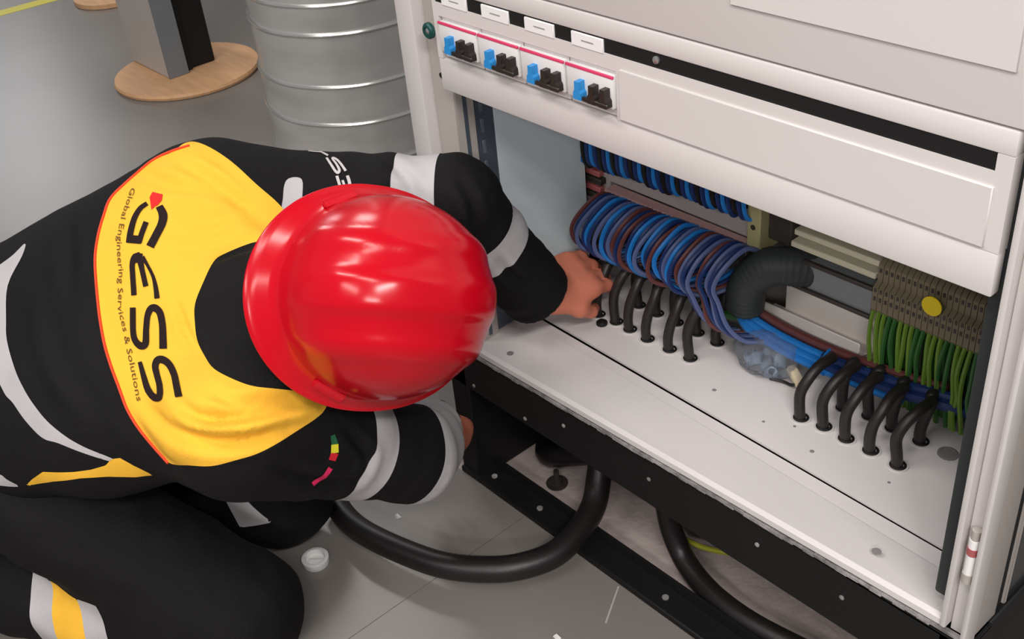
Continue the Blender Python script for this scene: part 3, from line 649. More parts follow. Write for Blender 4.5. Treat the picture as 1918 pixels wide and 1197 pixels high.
def f_body(p):
    d = torso(p, -.020)
    for a, b, c, r in ((SL, EL, WL, 1), (SR, ER, WR, 1)):
        d = smin(d, smin(cone(p, a, b, .058, .044), cone(p, b, c, .042, .030), .02), .05)
    for a, b, c in ((HR, KR, AR), (HL, KL, AL)):
        d = smin(d, smin(cone(p, a, b, .070, .058), cone(p, b, c, .056, .042), .02), .05)
    for c, o in ((AR, HR), (AL, HL)):
        d = smin(d, cone(p, c, c + unit(V3(-.75, -.46, -.1)) * .10, .040, .028), .03)
    d = smin(d, f_head(p), .02)
    d = smin(d, f_hand(p, HL_, WL, EL), .012); d = smin(d, f_hand(p, HR_, WR, ER), .012)
    return np.maximum(d, .012 - p[:, 2])
def np_mesh(name, Vt, Fc, m, parent=None, org=None, smooth=True):
    me = bpy.data.meshes.new(name); o3 = np.zeros(3) if org is None else np.asarray(org)
    me.from_pydata((Vt - o3).tolist(), [], Fc.tolist() if hasattr(Fc, 'tolist') else Fc)
    if smooth: me.polygons.foreach_set('use_smooth', np.ones(len(me.polygons), bool))
    return mesh_obj(name, me, m, parent)
def relax(Vt, Q, it=2, lam=.5):
    E_ = np.unique(np.sort(np.concatenate([Q[:, [0, 1]], Q[:, [1, 2]], Q[:, [2, 3]], Q[:, [3, 0]]]), 1), axis=0); n = len(Vt)
    for _ in range(it):
        s = np.zeros((n, 3)); c = np.bincount(E_.ravel(), minlength=n)
        for k in range(3): s[:, k] = np.bincount(E_[:, 0], Vt[E_[:, 1], k], n) + np.bincount(E_[:, 1], Vt[E_[:, 0], k], n)
        Vt = Vt + lam * (s / np.maximum(c, 1)[:, None] - Vt)
    return Vt
def vnormals(Vt, Fc):
    a = Vt[Fc[:, 1]] - Vt[Fc[:, 0]]; b = Vt[Fc[:, 2]] - Vt[Fc[:, 0]]; nf = np.cross(a, b); N = np.zeros_like(Vt)
    for k in range(Fc.shape[1]):
        for j in range(3): N[:, j] += np.bincount(Fc[:, k], nf[:, j], len(Vt))
    return N / np.maximum(np.linalg.norm(N, axis=1), 1e-12)[:, None]
def cut(Vt, Tr, lab, phi):
    """split triangles along phi = 0; returns new verts, tris, labels and the sign of each tri"""
    phi = np.where(np.abs(phi) < 1e-7, 1e-7, phi); neg = phi < 0; k = neg[Tr].sum(1)
    keep = (k == 0) | (k == 3); T2 = [Tr[keep]]; L2 = [lab[keep]]; X = Tr[~keep]; XL = lab[~keep]
    newv = []; cache = {}; base = len(Vt); nt = []; nl = []; extra = {kk: [] for kk in ()}
    src = []
    def mid(a, b):
        key = (a, b) if a < b else (b, a)
        if key not in cache:
            t = phi[key[0]] / (phi[key[0]] - phi[key[1]]); cache[key] = base + len(newv); newv.append(Vt[key[0]] * (1 - t) + Vt[key[1]] * t); src.append((key[0], key[1], t))
        return cache[key]
    for tri, l in zip(X.tolist(), XL.tolist()):
        s = [neg[i] for i in tri]; o = [i for i in range(3) if s.count(s[i]) == 1][0]
        a, b, c = tri[o], tri[(o + 1) % 3], tri[(o + 2) % 3]; ab = mid(a, b); ac = mid(a, c)
        nt += [(a, ab, ac), (ab, b, c), (ab, c, ac)]; nl += [l] * 3
    if newv:
        Vt = np.concatenate([Vt, np.array(newv)]); T2.append(np.array(nt)); L2.append(np.array(nl)); phi = np.concatenate([phi, np.zeros(len(newv))])
    Tn = np.concatenate(T2); Ln = np.concatenate(L2)
    return Vt, Tn, Ln, phi[Tn].sum(1) < 0, src
def poly_sd(P, poly):                  # signed distance to a polygon in the plane, negative inside
    poly = np.asarray(poly, float); d = np.full(len(P), 1e9); ins = np.zeros(len(P), bool); n = len(poly)
    for i in range(n):
        a = poly[i]; b = poly[(i + 1) % n]; e = b - a; w_ = P - a; t = np.clip((w_ @ e) / (e @ e), 0, 1)
        d = np.minimum(d, np.linalg.norm(w_ - t[:, None] * e, axis=1))
        c = (a[1] > P[:, 1]) != (b[1] > P[:, 1])
        with np.errstate(divide='ignore', invalid='ignore'): xx = (b[0] - a[0]) * (P[:, 1] - a[1]) / (b[1] - a[1]) + a[0]
        ins ^= c & (P[:, 0] < xx)
    return np.where(ins, -d, d)
def smooth_poly(p, sub=5):
    P = [Vector((a, b, 0)) for a, b in p]; Q = [P[-1]] + P + [P[0], P[1]]; out = []
    for i in range(1, len(Q) - 2):
        a, b, c, d = Q[i - 1], Q[i], Q[i + 1], Q[i + 2]
        for k in range(sub):
            t = k / sub; v = .5 * ((2 * b) + (c - a) * t + (2 * a - 5 * b + 4 * c - d) * t * t + (3 * b - a - 3 * c + d) * t ** 3); out.append((v.x, v.y))
    return out
# pattern axes: prints and panels of the jacket are laid out along this direction over back, shoulders and sleeves
PO = V3(-.05, -.35, .60); PD = unit(V3(.80, -.33, .50)); PU = unit(V3(-PD[1], PD[0], 0)); PV = np.cross(PD, PU)
def to_uv(p): return np.stack([(p - PO) @ PU, (p - PO) @ PV], -1)
TPATCH = [(-0.0646, -0.3385), (-0.0375, -0.349), (-0.0267, -0.3677), (-0.0172, -0.3825), (-0.0065, -0.3966), (-0.03, -0.3961), (-0.0534, -0.3955), (-0.0581, -0.3707)]
YOKE = [(0.0178, 0.1465), (0.0379, 0.1333), (0.0613, 0.1052), (0.0844, 0.0669), (0.1056, 0.0342), (0.1124, 0.0089), (0.0916, -0.004), (0.059, -0.0032), (0.0257, -0.0085), (0.0115, -0.0149), (-0.0062, -0.0365), (-0.0209, -0.0583), (-0.0261, -0.0791), (-0.0282, -0.1003), (-0.0236, -0.1177), (-0.017, -0.131), (-0.0016, -0.1444), (0.017, -0.157), (0.0434, -0.1684), (0.0709, -0.1823), (0.0923, -0.1993), (0.088, -0.2085), (0.0745, -0.2135), (0.0542, -0.218), (0.0285, -0.2237), (0.0042, -0.228), (-0.0188, -0.2285), (-0.0447, -0.229), (-0.0698, -0.2244), (-0.0924, -0.2243), (-0.1055, -0.2015), (-0.1168, -0.1783), (-0.1237, -0.1553), (-0.1269, -0.1333), (-0.1317, -0.1045), (-0.1346, -0.0757), (-0.1337, -0.0405), (-0.1295, 0.0019), (-0.1251, 0.0282), (-0.1157, 0.0537), (-0.1046, 0.0756), (-0.0905, 0.0977), (-0.0589, 0.1176), (-0.0418, 0.127), (-0.0228, 0.1334), (-0.0027, 0.1363)]
SIDE = [(-0.2865, -0.2309), (-0.2697, -0.2214), (-0.2485, -0.2118), (-0.2063, -0.2172), (-0.1865, -0.2182), (-0.1674, -0.2165), (-0.1586, -0.2099), (-0.1478, -0.2107), (-0.1357, -0.2231), (-0.1166, -0.24), (-0.138, -0.2391), (-0.1713, -0.2311), (-0.2028, -0.2265), (-0.2392, -0.2262)]
BANDS = [[(-0.292, -0.0136), (-0.2791, 0.0411), (-0.2389, 0.0617), (-0.2193, 0.0728), (-0.2246, 0.056), (-0.2496, 0.0225), (-0.2597, -0.0211), (-0.2634, -0.0481), (-0.2578, -0.0829), (-0.2409, -0.1206), (-0.2241, -0.1484), (-0.2051, -0.1707), (-0.1838, -0.1898), (-0.1596, -0.2069), (-0.1364, -0.2251), (-0.118, -0.2382), (-0.1418, -0.2218), (-0.164, -0.2102), (-0.1917, -0.1937), (-0.2146, -0.179), (-0.2338, -0.1697), (-0.2512, -0.1481), (-0.2656, -0.1234), (-0.2775, -0.1088), (-0.288, -0.0773)], [(-0.3399, -0.1983), (-0.3118, -0.2084), (-0.3056, -0.2162), (-0.2923, -0.2284), (-0.3047, -0.2275), (-0.3185, -0.2237), (-0.3478, -0.2164)], [(0.111, 0.0419), (0.1178, 0.0592), (0.1255, 0.0652), (0.1371, 0.0632), (0.1398, 0.0561), (0.1338, 0.0366), (0.1299, 0.0218), (0.1071, 0.0271)]]
SLEEVE = [(SL, EL, .77, .95, V3(0,0,0), .10), (EL, WL, .26, .46, V3(0,0,0), .09), (SR, ER, .52, .69, V3(0,0,0), .10), (SR, ER, 1.0, 1.36, V3(0,0,0), .10)]
PIPING = [[(0.0185, 0.1377), (-0.0025, 0.1369), (-0.0226, 0.134), (-0.0416, 0.1276), (-0.0587, 0.1182), (-0.0904, 0.0984), (-0.1044, 0.0763), (-0.1156, 0.0543), (-0.1249, 0.0289), (-0.1295, 0.0019), (-0.1337, -0.0405), (-0.1346, -0.0757), (-0.1317, -0.1045), (-0.1269, -0.1333), (-0.1237, -0.1553), (-0.1168, -0.1783), (-0.1055, -0.2015), (-0.0924, -0.2243)]]
LETTERS = [('G', [([(-0.0476, 0.0752), (-0.0573, 0.0711), (-0.0666, 0.0613), (-0.0748, 0.0462), (-0.0798, 0.0331)], [0.00556, 0.00632, 0.00693, 0.00754, 0.00777]), ([(-0.0814, 0.0385), (-0.0743, 0.0358), (-0.0648, 0.0324)], [0.01004, 0.01002, 0.00999]), ([(-0.0682, 0.0299), (-0.0624, 0.0402), (-0.0539, 0.0527)], [0.00649, 0.00651, 0.00652]), ([(-0.0342, 0.0676), (-0.0323, 0.0557), (-0.0366, 0.045), (-0.0453, 0.0343), (-0.0565, 0.0215)], [0.00879, 0.0105, 0.00973, 0.00947, 0.00994])], 'ink'), ('E', [([(-0.0874, -0.0314), (-0.0837, -0.005), (-0.0817, 0.0061), (-0.0774, 0.0134), (-0.0698, 0.0157)], [0.00659, 0.00643, 0.00646, 0.00746, 0.00597]), ([(-0.0786, 0.0118), (-0.0745, 0.012), (-0.0682, 0.0103)], [0.01119, 0.01242, 0.01041]), ([(-0.0715, 0.0112), (-0.0715, -0.0043), (-0.0711, -0.0246)], [0.00769, 0.00616, 0.00633]), ([(-0.0682, 0.0116), (-0.0642, 0.0002), (-0.0603, -0.015), (-0.0599, -0.0289), (-0.0611, -0.0417)], [0.00546, 0.00369, 0.0039, 0.00532, 0.00625])], 'ink'), ('S', [([(-0.0916, -0.0451), (-0.0973, -0.0721), (-0.0972, -0.083), (-0.0923, -0.0904), (-0.0862, -0.0891), (-0.0815, -0.0732), (-0.0767, -0.0591), (-0.0713, -0.0519), (-0.0659, -0.0519), (-0.0617, -0.0585), (-0.062, -0.0718), (-0.0649, -0.0868), (-0.0676, -0.0996)], [0.00704, 0.00699, 0.00744, 0.0086, 0.00787, 0.00694, 0.00696, 0.00792, 0.00863, 0.00812, 0.00785, 0.0083, 0.00875])], 'ink'), ('S', [([(-0.0974, -0.1081), (-0.096, -0.127), (-0.0941, -0.1398), (-0.0889, -0.1485), (-0.082, -0.1488), (-0.0798, -0.1389), (-0.0808, -0.1254), (-0.0807, -0.1164), (-0.0768, -0.1109), (-0.0709, -0.1115), (-0.0647, -0.1179), (-0.0609, -0.1289), (-0.0601, -0.1405), (-0.0597, -0.1521)], [0.00475, 0.00658, 0.0077, 0.00832, 0.00735, 0.00717, 0.00725, 0.00777, 0.00826, 0.00847, 0.00794, 0.0076, 0.00794, 0.00851])], 'ink'), ('S', [([(0.1602, 0.0966), (0.1651, 0.0944), (0.1742, 0.091)], [0.0012, 0.0016, 0.00178]), ([(0.174, 0.0922), (0.1773, 0.0883), (0.1812, 0.0833)], [0.00206, 0.00287, 0.00299])], 'white_ink'), ('S', [([(0.178, 0.0806), (0.18, 0.07), (0.1823, 0.0603), (0.1847, 0.0575), (0.1874, 0.0605), (0.1865, 0.0691), (0.1846, 0.0768), (0.1864, 0.078), (0.1897, 0.0738), (0.1923, 0.066), (0.1945, 0.0572)], [0.00298, 0.00309, 0.00335, 0.00361, 0.00335, 0.00269, 0.00271, 0.00298, 0.00297, 0.00309, 0.00334])], 'white_ink'), ('E', [([(0.1822, 0.0538), (0.1822, 0.0445), (0.1822, 0.0375)], [0.0036, 0.00346, 0.00332]), ([(0.1872, 0.0468), (0.1875, 0.0418), (0.1872, 0.0362)], [0.00293, 0.00306, 0.00306]), ([(0.1946, 0.051), (0.1947, 0.0435), (0.1937, 0.0345)], [0.00374, 0.004, 0.00399]), ([(0.1793, 0.0341), (0.1862, 0.0326), (0.1931, 0.0312)], [0.00399, 0.00399, 0.00399])], 'white_ink')]
ARROW = [(-0.038, 0.0873), (-0.0268, 0.0807), (-0.0297, 0.0738), (-0.0358, 0.0694), (-0.0398, 0.0685), (-0.0443, 0.0657), (-0.0428, 0.0818)]
TEXTS = [('Global Engineering Services & Solutions', [(-0.0616, 0.101), (-0.071, 0.0836), (-0.0799, 0.068), (-0.0858, 0.0547), (-0.0919, 0.0377), (-0.0959, 0.0177), (-0.098, -0.0013), (-0.1028, -0.018), (-0.1045, -0.0294), (-0.1078, -0.0424), (-0.1072, -0.0575), (-0.1071, -0.0735), (-0.1075, -0.0855), (-0.1075, -0.0999), (-0.1072, -0.1188), (-0.1075, -0.15)], 0.00643, 'smallink')]
PATCH = [([(0.0888, -0.2379), (0.0886, -0.2488)], [0.00543, 0.00785], 'green'), ([(0.0886, -0.2488), (0.0863, -0.2584)], [0.00845, 0.00907], 'yelp'), ([(0.0863, -0.2584), (0.0813, -0.2658)], [0.00907, 0.00847], 'redp'), ([(0.0776, -0.274), (0.0676, -0.2822), (0.0539, -0.2878)], [0.00606, 0.00606, 0.00545], 'pink')]
FOLDS = [([(-0.0504, 0.1256), (-0.0211, 0.0937), (0.0261, 0.0703), (0.0642, 0.0404)], 0.0093, -0.0035), ([(-0.0016, 0.1221), (0.0249, 0.0919), (0.0569, 0.0628), (0.0839, 0.0153)], 0.0107, -0.004), ([(0.0174, 0.1162), (0.0488, 0.0823), (0.0774, 0.0407)], 0.0067, 0.003), ([(-0.0417, 0.033), (0.0071, 0.0202), (0.0452, 0.0175), (0.0802, 0.0022)], 0.0093, 0.003), ([(0.0115, -0.0149), (0.0325, -0.0068), (0.065, -0.0047)], 0.006, -0.004), ([(-0.0402, -0.0472), (-0.0371, -0.0858), (-0.0297, -0.1118)], 0.0047, -0.003), ([(-0.1025, -0.1531), (-0.0771, -0.1839), (-0.0355, -0.2052), (0.0082, -0.2122), (0.0438, -0.211)], 0.008, -0.005), ([(-0.0652, -0.1601), (-0.04, -0.1782), (0.0042, -0.1835), (0.0505, -0.1865), (0.0859, -0.1981)], 0.0073, -0.0055), ([(-0.0225, -0.1541), (-0.0037, -0.17), (0.0299, -0.1739), (0.065, -0.1802)], 0.006, -0.0045), ([(-0.0806, -0.1419), (-0.0517, -0.1788), (-0.0159, -0.1953), (0.0343, -0.2015), (0.0769, -0.2053)], 0.006, 0.0035), ([(-0.1487, 0.0783), (-0.1589, 0.0446), (-0.1678, -0.0155)], 0.0107, -0.004), ([(-0.2112, -0.0048), (-0.212, -0.0586), (-0.1979, -0.112), (-0.1708, -0.1677)], 0.0133, 0.004), ([(-0.1279, -0.1514), (-0.1006, -0.2181), (-0.0557, -0.2378)], 0.0107, -0.003), ([(0.0213, -0.2533), (0.0631, -0.2892), (0.1131, -0.3078)], 0.008, -0.004), ([(0.1021, -0.2335), (0.1245, -0.2828), (0.0983, -0.3181)], 0.0067, -0.004), ([(0.2359, 0.071), (0.2625, 0.0334), (0.2625, -0.015)], 0.008, -0.003), ([(0.3226, 0.017), (0.3311, -0.0323), (0.324, -0.0764)], 0.008, -0.004), ([(0.3571, -0.0915), (0.3786, -0.125), (0.4094, -0.1473)], 0.0067, -0.003)]


# ---- body
BO = HIP * V3(1, 1, 0)
Vb, Qb = surface_nets(f_body, (-.66, -.92, 0), (.36, .34, .80), .0048)
Vb = relax(Vb, Qb, 2, .4)
person = np_mesh('person', Vb, Qb, MT['skin'], None, BO); person.location = BO
tag(person, 'kneeling person in a black and yellow jacket and red hard hat reaching into the cabinet', 'person')
for sx in (-1, 1):
    c = HC + Rh * sx * .031 + Fh * .0915 - Uh * .002
    e = G(BO); e.lathe([(.001, -.0105), (.0075, -.0075), (.0105, 0), (.0075, .0075), (.001, .0105)], c, Fh, 16); ey = e.build('eye', MT['eye'], person)
    e = G(BO); e.lathe([(.0048, .0085), (.0042, .0100), (.001, .0107)], c, Fh, 14); e.build('iris', MT['iris'], ey)
g = G(BO); g.tube([HC + Rh * s * .022 + Fh * (.104 - .25 * abs(s * .022)) - Uh * .064 for s in (-1, -.5, 0, .5, 1)], .0052, 8, 4); g.build('mouth', MT['lip'], person)
def hair_f(p):
    q = (p - HC) @ np.stack((Rh, Fh, Uh), 1); s = q * V3(1.2, 1., 1.04)
    d = (np.linalg.norm(s - V3(0, -.006, .020), axis=1) - .107) * .82
    return np.maximum(np.maximum(d, q[:, 1] * .9 - q[:, 2] * .6 - .055), -(q[:, 2] + .055 - q[:, 1] * .2))
Vh, Qh = surface_nets(hair_f, HC - .16, HC + .16, .006); np_mesh('hair', Vh, Qh, MT['hair'], person, BO)

# ---- jacket with its panels and bands
Vj, Qj = surface_nets(f_jacket, (-.66, -.86, .10), (.34, .16, .80), .0048)
Vj = relax(Vj, Qj, 4, .5)
Nj = vnormals(Vj, Qj)
from mathutils import noise
def fold_disp(Vt, N, folds):
    uv = to_uv(Vt); fr = (N @ PD) > -.1; h = np.zeros(len(Vt))
    for pts, wd, amp in folds:
        P = np.array([(v.x, v.y) for v in spline([(a, b, 0) for a, b in pts], 6)]); d = np.full(len(Vt), 1e9); tt = np.zeros(len(Vt)); n = len(P) - 1
        for i in range(n):
            a, b = P[i], P[i + 1]; e = b - a; w_ = uv - a; t = np.clip((w_ @ e) / (e @ e + 1e-12), 0, 1); di = np.linalg.norm(w_ - t[:, None] * e, axis=1)
            m = di < d; d[m] = di[m]; tt[m] = (i + t[m]) / n
        fade = np.sin(np.pi * np.clip(tt, .02, .98)) ** .6
        h += np.where(fr, 1.6 * amp * fade * (np.exp(-(d / wd) ** 2) - .45 * np.exp(-((d - 1.7 * wd) / wd) ** 2)), 0)
    return h
lump = np.array([noise.noise(Vector(v * 11)) * .0035 + noise.noise(Vector(v * V3(26, 26, 20) + 7)) * .0012 for v in Vj])
Vj = Vj + Nj * (lump + fold_disp(Vj, Nj, FOLDS))[:, None]
def ring_folds(Vt, N, A, B, c, wd, amp, k):       # sleeve creases round an elbow
    ax = unit(B - A); t = (Vt - A) @ ax; r = np.linalg.norm(Vt - A - t[:, None] * ax, axis=1); L = np.linalg.norm(B - A)
    m = (r < .085) & (t > -.02) & (t < L + .03); ph = np.sin(t / wd * 2 * np.pi + 1.5 * np.sin(((Vt - A) @ Bk) * 40 + k))
    out = np.zeros(len(Vt)); e1 = unit(np.cross(ax, V3(.3, .2, 1))); e2 = np.cross(ax, e1)
    for i in np.nonzero(m)[0]:
        d = Vt[i] - A; out[i] = noise.noise(Vector((t[i] / wd * 1.1, (d @ e1) * 9 + t[i] * 7, (d @ e2) * 9 + k * 5.3)))
    return out * amp * 1.6 * np.exp(-((t - c * L) / .10) ** 2)
dd = sum(ring_folds(Vj, Nj, a, b, c, wd, amp, k) for a, b, c, wd, amp, k in ((SL, EL, .85, .038, .0032, 0), (EL, WL, .25, .034, .0030, 1), (EL, WL, .85, .03, .0022, 5), (SR, ER, .55, .036, .0034, 2), (ER, WR, .35, .034, .0030, 3)))
Vj = Vj + Nj * dd[:, None]
Nj = vnormals(Vj, Qj)
Tj = np.concatenate([Qj[:, [0, 1, 2]], Qj[:, [0, 2, 3]]]); Lj = np.zeros(len(Tj), int)
def zone_cut(phi_fn, new, only=(0,)):
    global Vj, Tj, Lj, Nj
    phi = phi_fn(Vj, Nj); Vj2, Tn, Ln, ng, src = cut(Vj, Tj, Lj, phi)
    if src:
        Nj = np.concatenate([Nj, np.array([unit(Nj[a] * (1 - t) + Nj[b] * t) for a, b, t in src])])
    m = ng & np.isin(Ln, only); Ln = Ln.copy(); Ln[m] = new; Vj, Tj, Lj = Vj2, Tn, Ln
def zpoly(poly):
    def f(Vt, N):
        d = poly_sd(to_uv(Vt), poly); return np.where(N @ PD > -.05, d, np.abs(d) + .01)
    return f
def zband(A, B, t0, t1, tilt, rmax):              # band between two cuts across a sleeve
    ax = unit(unit(B - A) + tilt); c0 = A + (B - A) * t0; c1 = A + (B - A) * t1
    def f(Vt, N):
        t = np.clip(((Vt - A) @ (B - A)) / ((B - A) @ (B - A)), -.3, 1.3); r = np.linalg.norm(Vt - A - t[:, None] * (B - A), axis=1)
        return np.maximum(np.maximum(-(Vt - c0) @ ax, (Vt - c1) @ ax), r - rmax)
    return f
if YOKE: zone_cut(zpoly(smooth_poly(YOKE, 4)), 1)
if SIDE: zone_cut(zpoly(SIDE), 2)
for i, pl in enumerate(BANDS): zone_cut(zpoly(smooth_poly(pl, 4)), 20 + i)
for i, b in enumerate(SLEEVE): zone_cut(zband(*b), 4 + i, (0,))
def sub_mesh(name, lab, m, parent, extra=0.0):
    k = Lj == lab
    if not k.any(): return None
    t = Tj[k]; u, inv = np.unique(t, return_inverse=True); t = inv.reshape(-1, 3); Vs = Vj[u] + Nj[u] * extra
    o = np_mesh(name, Vs, t, m, parent, BO); o.data.normals_split_custom_set_from_vertices(Nj[u].tolist()); return o
jacket = sub_mesh('jacket', 0, MT['cloth'], person); jacket['label'] = 'black cotton work jacket'
yk = sub_mesh('yoke', 1, MT['yellow'], jacket)
if yk: yk['label'] = 'yellow shoulder yoke'
sd = sub_mesh('side_panel', 2, MT['yellow'], jacket)
if sd: sd['label'] = 'yellow side panel'
for lab in list(range(20, 20 + len(BANDS))) + list(range(4, 4 + len(SLEEVE))):
    b = sub_mesh('reflective_band', lab, MT['reflect'], jacket, .0006)
    if b: b['label'] = 'grey reflective band'
JB = BVHTree.FromPolygons([tuple(v) for v in Vj], Tj.tolist())
def on_jacket(u, v, off):
    o = PO + PU * u + PV * v + PD * 1.2; h, n, i, d = JB.ray_cast(Vector(o), Vector(-PD))
    if h is None: return None
    if n.dot(Vector(PD)) < 0: n = -n
    return h + n * off
def decal(name, verts, faces, m, parent, off=.0012):
    P = [on_jacket(u, v, off) for u, v in verts]
    ok = [f for f in faces if all(P[i] is not None for i in f)]
    if not ok: return None
    P = [Vector((0, 0, 0)) if p is None else p - Vector(BO) for p in P]
    me = bpy.data.meshes.new(name); me.from_pydata([tuple(p) for p in P], [], ok); me.validate()
    return mesh_obj(name, me, m, parent)
def ribbon(pts, widths, n=3, step=.004):
    """flat stroke: spline with varying width, cut fine enough to lie on the cloth"""
    P = spline([(a, b, 0) for a, b in pts], 8) if len(pts) > 2 else [Vector((pts[0][0], pts[0][1], 0)).lerp(Vector((pts[1][0], pts[1][1], 0)), k / 8) for k in range(9)]
    vs_ = []; fs_ = []; m = len(P)
    for i, p in enumerate(P):
        t = (P[min(i + 1, m - 1)] - P[max(i - 1, 0)]).normalized(); nn = Vector((-t.y, t.x, 0)); f = i / (m - 1) * (len(widths) - 1); j = min(int(f), len(widths) - 2); wd = widths[j] + (widths[j + 1] - widths[j]) * (f - j)
        for k in range(n + 1): q = p + nn * wd * (k / n - .5); vs_.append((q.x, q.y))
    for i in range(m - 1):
        for k in range(n): a = i * (n + 1) + k; fs_.append((a, a + 1, a + n + 2, a + n + 1))
    return vs_, fs_
def join(L_):
    v = []; f = []
    for a, b in L_: k = len(v); v += a; f += [tuple(i + k for i in q) for q in b]
    return v, f
if PIPING:
    for k, run in enumerate(PIPING):
        P = [on_jacket(v.x, v.y, .0008) for v in spline([(a, b, 0) for a, b in run], 5)]
        P = [p for p in P if p is not None]
        o = G(BO).tube(P, .0018, 6, 1).build('piping', MT['piping'], jacket); o['label'] = 'red piping along the yoke edge'
for nm, strokes, mk in LETTERS:
    d = decal('letter', *join([ribbon(p, w_) for p, w_ in strokes]), MT[mk], jacket); 
    if d: d['label'] = f'printed letter {nm}'
if ARROW:
    bm = bmesh.new(); bm.faces.new([bm.verts.new((a, b, 0)) for a, b in ARROW]); bmesh.ops.triangulate(bm, faces=bm.faces[:]); bmesh.ops.subdivide_edges(bm, edges=bm.edges[:], cuts=3, use_grid_fill=True)
    bm.verts.index_update(); d = decal('arrow', [(v.co.x, v.co.y) for v in bm.verts], [tuple(v.index for v in f.verts) for f in bm.faces], MT['redarrow'], jacket); bm.free(); d['label'] = 'red arrow of the printed G'
def text_on(body, path, height, m, parent, name):
    c = bpy.data.curves.new('t', 'FONT'); c.body = body; c.size = 1; c.resolution_u = 2; o = bpy.data.objects.new('t', c); COL.objects.link(o)
    dg = bpy.context.evaluated_depsgraph_get(); me = bpy.data.meshes.new_from_object(o.evaluated_get(dg)); bpy.data.objects.remove(o)
    xy = np.array([v.co[:2] for v in me.vertices]); fc = [tuple(p.vertices) for p in me.polygons]
    P = np.array([(v.x, v.y) for v in spline([(a, b, 0) for a, b in path], 8)]); sg = np.linalg.norm(np.diff(P, axis=0), axis=1); cum = np.concatenate([[0], np.cumsum(sg)])
    s = (xy[:, 0] - xy[:, 0].min()) / (xy[:, 0].max() - xy[:, 0].min()) * cum[-1]; x = np.interp(s, cum, P[:, 0]); y = np.interp(s, cum, P[:, 1])
    tx = np.gradient(P[:, 0], cum); ty = np.gradient(P[:, 1], cum); ux = np.interp(s, cum, tx); uy = np.interp(s, cum, ty); L_ = np.hypot(ux, uy)
    yy = (xy[:, 1] - .25) * height / .7
    vs_ = np.stack([x - uy / L_ * yy, y + ux / L_ * yy], 1); bpy.data.meshes.remove(me)
    return decal(name, [tuple(q) for q in vs_], fc, m, parent)
for body, path, ht, mk in TEXTS:
    d = text_on(body, path, ht, MT[mk], jacket, 'lettering')
    if d: d['label'] = 'small printed line ' + body if len(body) > 6 else 'printed letters ' + body
for pts, wds, mk in PATCH:
    d = decal('patch', *ribbon(pts, wds), MT[mk], jacket)
    if d: d['label'] = MT[mk].name.split('_')[0] + ' sleeve patch'

# ---- trousers
Vt_, Qt_ = surface_nets(f_trousers, (-.70, -.94, 0), (.24, -.08, .56), .0058)
Vt_ = relax(Vt_, Qt_, 3, .5); Nt_ = vnormals(Vt_, Qt_)
lump = np.array([noise.noise(Vector(v * 9)) * .009 + noise.noise(Vector(v * V3(22, 30, 26) + V3(3, 3, 3))) * .0035 for v in Vt_]); Vt_ = Vt_ + Nt_ * lump[:, None]; Vt_[:, 2] = np.maximum(Vt_[:, 2], .003)
Vj, Nj = Vt_, vnormals(Vt_, Qt_); Tj = np.concatenate([Qt_[:, [0, 1, 2]], Qt_[:, [0, 2, 3]]]); Lj = np.zeros(len(Tj), int)
TB = ((KR, AR, .33, .405, 1), (KR, AR, .405, .525, 2), (KR, AR, .525, .61, 6), (KL, AL, .36, .43, 3), (KL, AL, .43, .52, 4), (KL, AL, .52, .59, 7))
for a, b, t0, t1, lab in TB:
    zone_cut((lambda A, B, u0, u1: lambda Vq, N: np.maximum(zband(A, B, u0, u1, 0, .105)(Vq, N), Vq[:, 2] - .165 if A is KR else -9))(a, b, t0, t1), lab, (0,))
if TPATCH: zone_cut(lambda Vq, N: np.maximum(zpoly(TPATCH)(Vq, N), cone(Vq, HL, KL, 0, 0) - cone(Vq, HR, KR, 0, 0)), 5)
trousers = sub_mesh('trousers', 0, MT['cloth'], person); trousers['label'] = 'black work trousers'
for lab, nm, mk in ((1, 'reflective_band', 'reflect'), (6, 'reflective_band', 'reflect'), (7, 'reflective_band', 'reflect'), (2, 'yellow_band', 'yellow'), (3, 'reflective_band', 'reflect'), (4, 'yellow_band', 'yellow'), (5, 'reflective_band', 'reflect')):
    b = sub_mesh(nm, lab, MT[mk], trousers, .0006)
    if b: b['label'] = ('grey reflective' if mk == 'reflect' else 'yellow') + ' band round the shin'
# ---- boots
for A_, K_ in ((AR, KR), (AL, KL)):
    dr_ = unit((A_ - K_) * V3(1, 1, 0))
    fb = lambda p: np.maximum(smin(smin(cone(p, A_ - dr_ * .02, A_ + dr_ * .06 + V3(0, 0, .005), .055, .052), cone(p, A_ + dr_ * .06 + V3(0, 0, .01), A_ + dr_ * .075 + V3(0, 0, -.03), .050, .044), .02), cone(p, A_ + dr_ * .09 + V3(0, 0, .045), A_ + dr_ * .10 + V3(0, 0, -.035), .030, .036), .02), .004 - p[:, 2])
    Vq, Qq = surface_nets(fb, A_ - .24, A_ + .24, .007); b = np_mesh('boot', relax(Vq, Qq, 2), Qq, MT['boot'], person, BO)
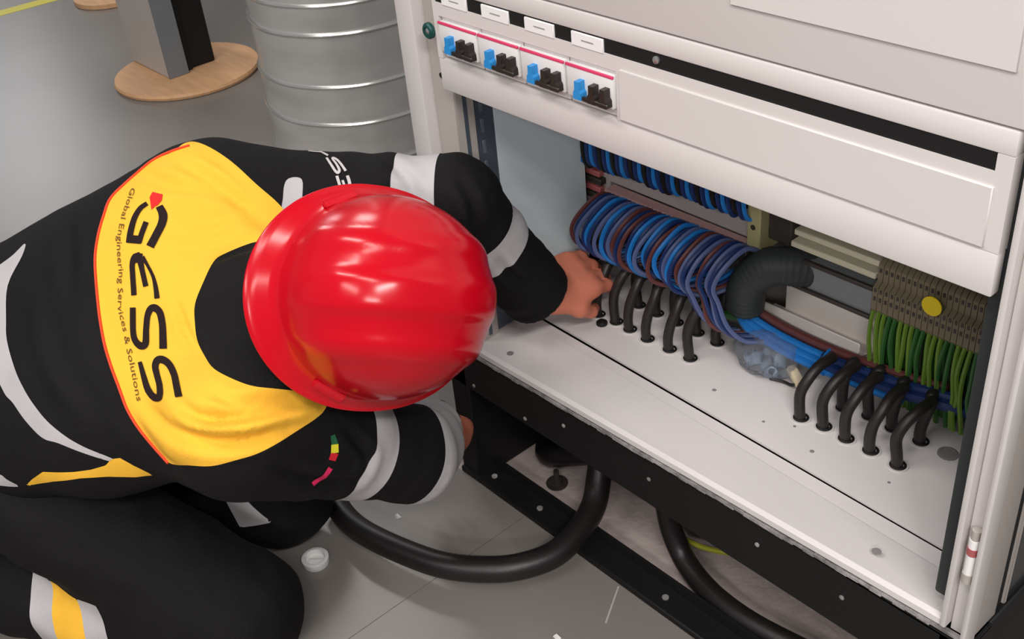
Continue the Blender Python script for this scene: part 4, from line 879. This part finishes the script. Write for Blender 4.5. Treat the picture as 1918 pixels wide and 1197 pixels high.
# ---- hard hat
def helmet():
    HCc = HC + Uh * .018 - Fh * .012
    def P(x, y, z): return Vector(HCc + Rh * x + Fh * y + Uh * z - BO)
    na, nr = 120, 40; a0, b0, hd = .114, .112, .142
    me_v = []; me_f = []
    def outline(ph, e): return np.array([math.sin(ph) * (b0 + e), math.cos(ph) * (a0 + e)])
    def dome(ph, t):
        k = math.sin(t * math.pi / 2) ** .80; z = hd * math.cos(t * math.pi / 2) ** .86
        x, y = outline(ph, 0) * k
        front = np.clip(y / .13, -1, 1)
        def rid(c, wd, h_): return h_ * 1 / (1 + math.exp((abs(x - c) - wd) / .0025))
        ends = np.clip((.118 - abs(y + .004)) / .035, 0, 1); up = np.clip(z / .05, 0, 1)
        r = (rid(0, .020, .0052) + rid(.056, .011, .0036) + rid(-.056, .011, .0036)) * ends * up
        q = np.array([x, y, z + .02]); q = q + unit(q) * r; return q[0], q[1], q[2] - .02
    def shell(off):
        base = len(me_v)
        for i in range(nr + 1):
            for j in range(na):
                x, y, z = dome(2 * math.pi * j / na, max(i / nr, .0004)); q = np.array([x, y, z + .03]); q = q - unit(q) * off; me_v.append(P(q[0], q[1], q[2] - .03))
        return base
    def br(ph):
        c = math.cos(ph); e = .014 + .020 * max(c, 0) ** 2 + .014 * max(-c, 0) ** 1.5
        return e
    b1 = shell(0)
    def band(rows):
        for A, B in zip(rows, rows[1:]):
            for j in range(na): me_f.append((A + j, B + j, B + (j + 1) % na, A + (j + 1) % na))
    rows = [b1 + i * na for i in range(nr + 1)]
    for e, z in ((.3, -.006), (.62, -.013), (.86, -.0175), (1.0, -.0175), (1.03, -.0195), (1.0, -.0225), (.7, -.0205), (.2, -.012), (-.25, -.006)):
        rows.append(len(me_v))
        for j in range(na):
            ph = 2 * math.pi * j / na; o = outline(ph, br(ph) * e); zz = z - .012 * max(math.cos(ph), 0) ** 2 * max(e, 0) - .008 * max(-math.cos(ph), 0) ** 1.5 * max(e, 0); me_v.append(P(o[0], o[1], zz))
    b2 = shell(.004)
    inner = [b2 + i * na for i in range(nr, -1, -1)]
    band(rows + inner)
    me_f.append(tuple(b1 + j for j in range(na))); me_f.append(tuple(b2 + j for j in range(na)))
    me = bpy.data.meshes.new('hard_hat'); me.from_pydata([tuple(v) for v in me_v], [], me_f); me.polygons.foreach_set('use_smooth', np.ones(len(me.polygons), bool))
    hat = mesh_obj('hard_hat', me, MT['red'], person); hat['label'] = 'glossy red hard hat'
    for sx in (-1, 1):
        ph = sx * 2.02; o = outline(ph, .0045); tx = np.array([math.cos(ph) * b0, -math.sin(ph) * a0]); tx /= np.linalg.norm(tx); nx_ = np.array([tx[1], -tx[0]]) ; nx_ = nx_ if nx_ @ o > 0 else -nx_
        def Q(t, n_, z): q = o + tx * t + nx_ * n_; return P(q[0], q[1], z)
        g = G((0, 0, 0)); g.hexa([Q(-.020, -.006, -.004), Q(.020, -.006, -.004), Q(.020, .0045, -.005), Q(-.020, .0045, -.005), Q(-.020, -.006, .005), Q(.020, -.006, .005), Q(.020, -.001, .003), Q(-.020, -.001, .003)])
        bmesh.ops.recalc_face_normals(g.bm, faces=g.bm.faces[:]); bmesh.ops.bevel(g.bm, geom=g.bm.edges[:], offset=.0015, segments=2, affect='EDGES'); g.build('accessory_slot', MT['red'], hat)
    return hat
hat = helmet()
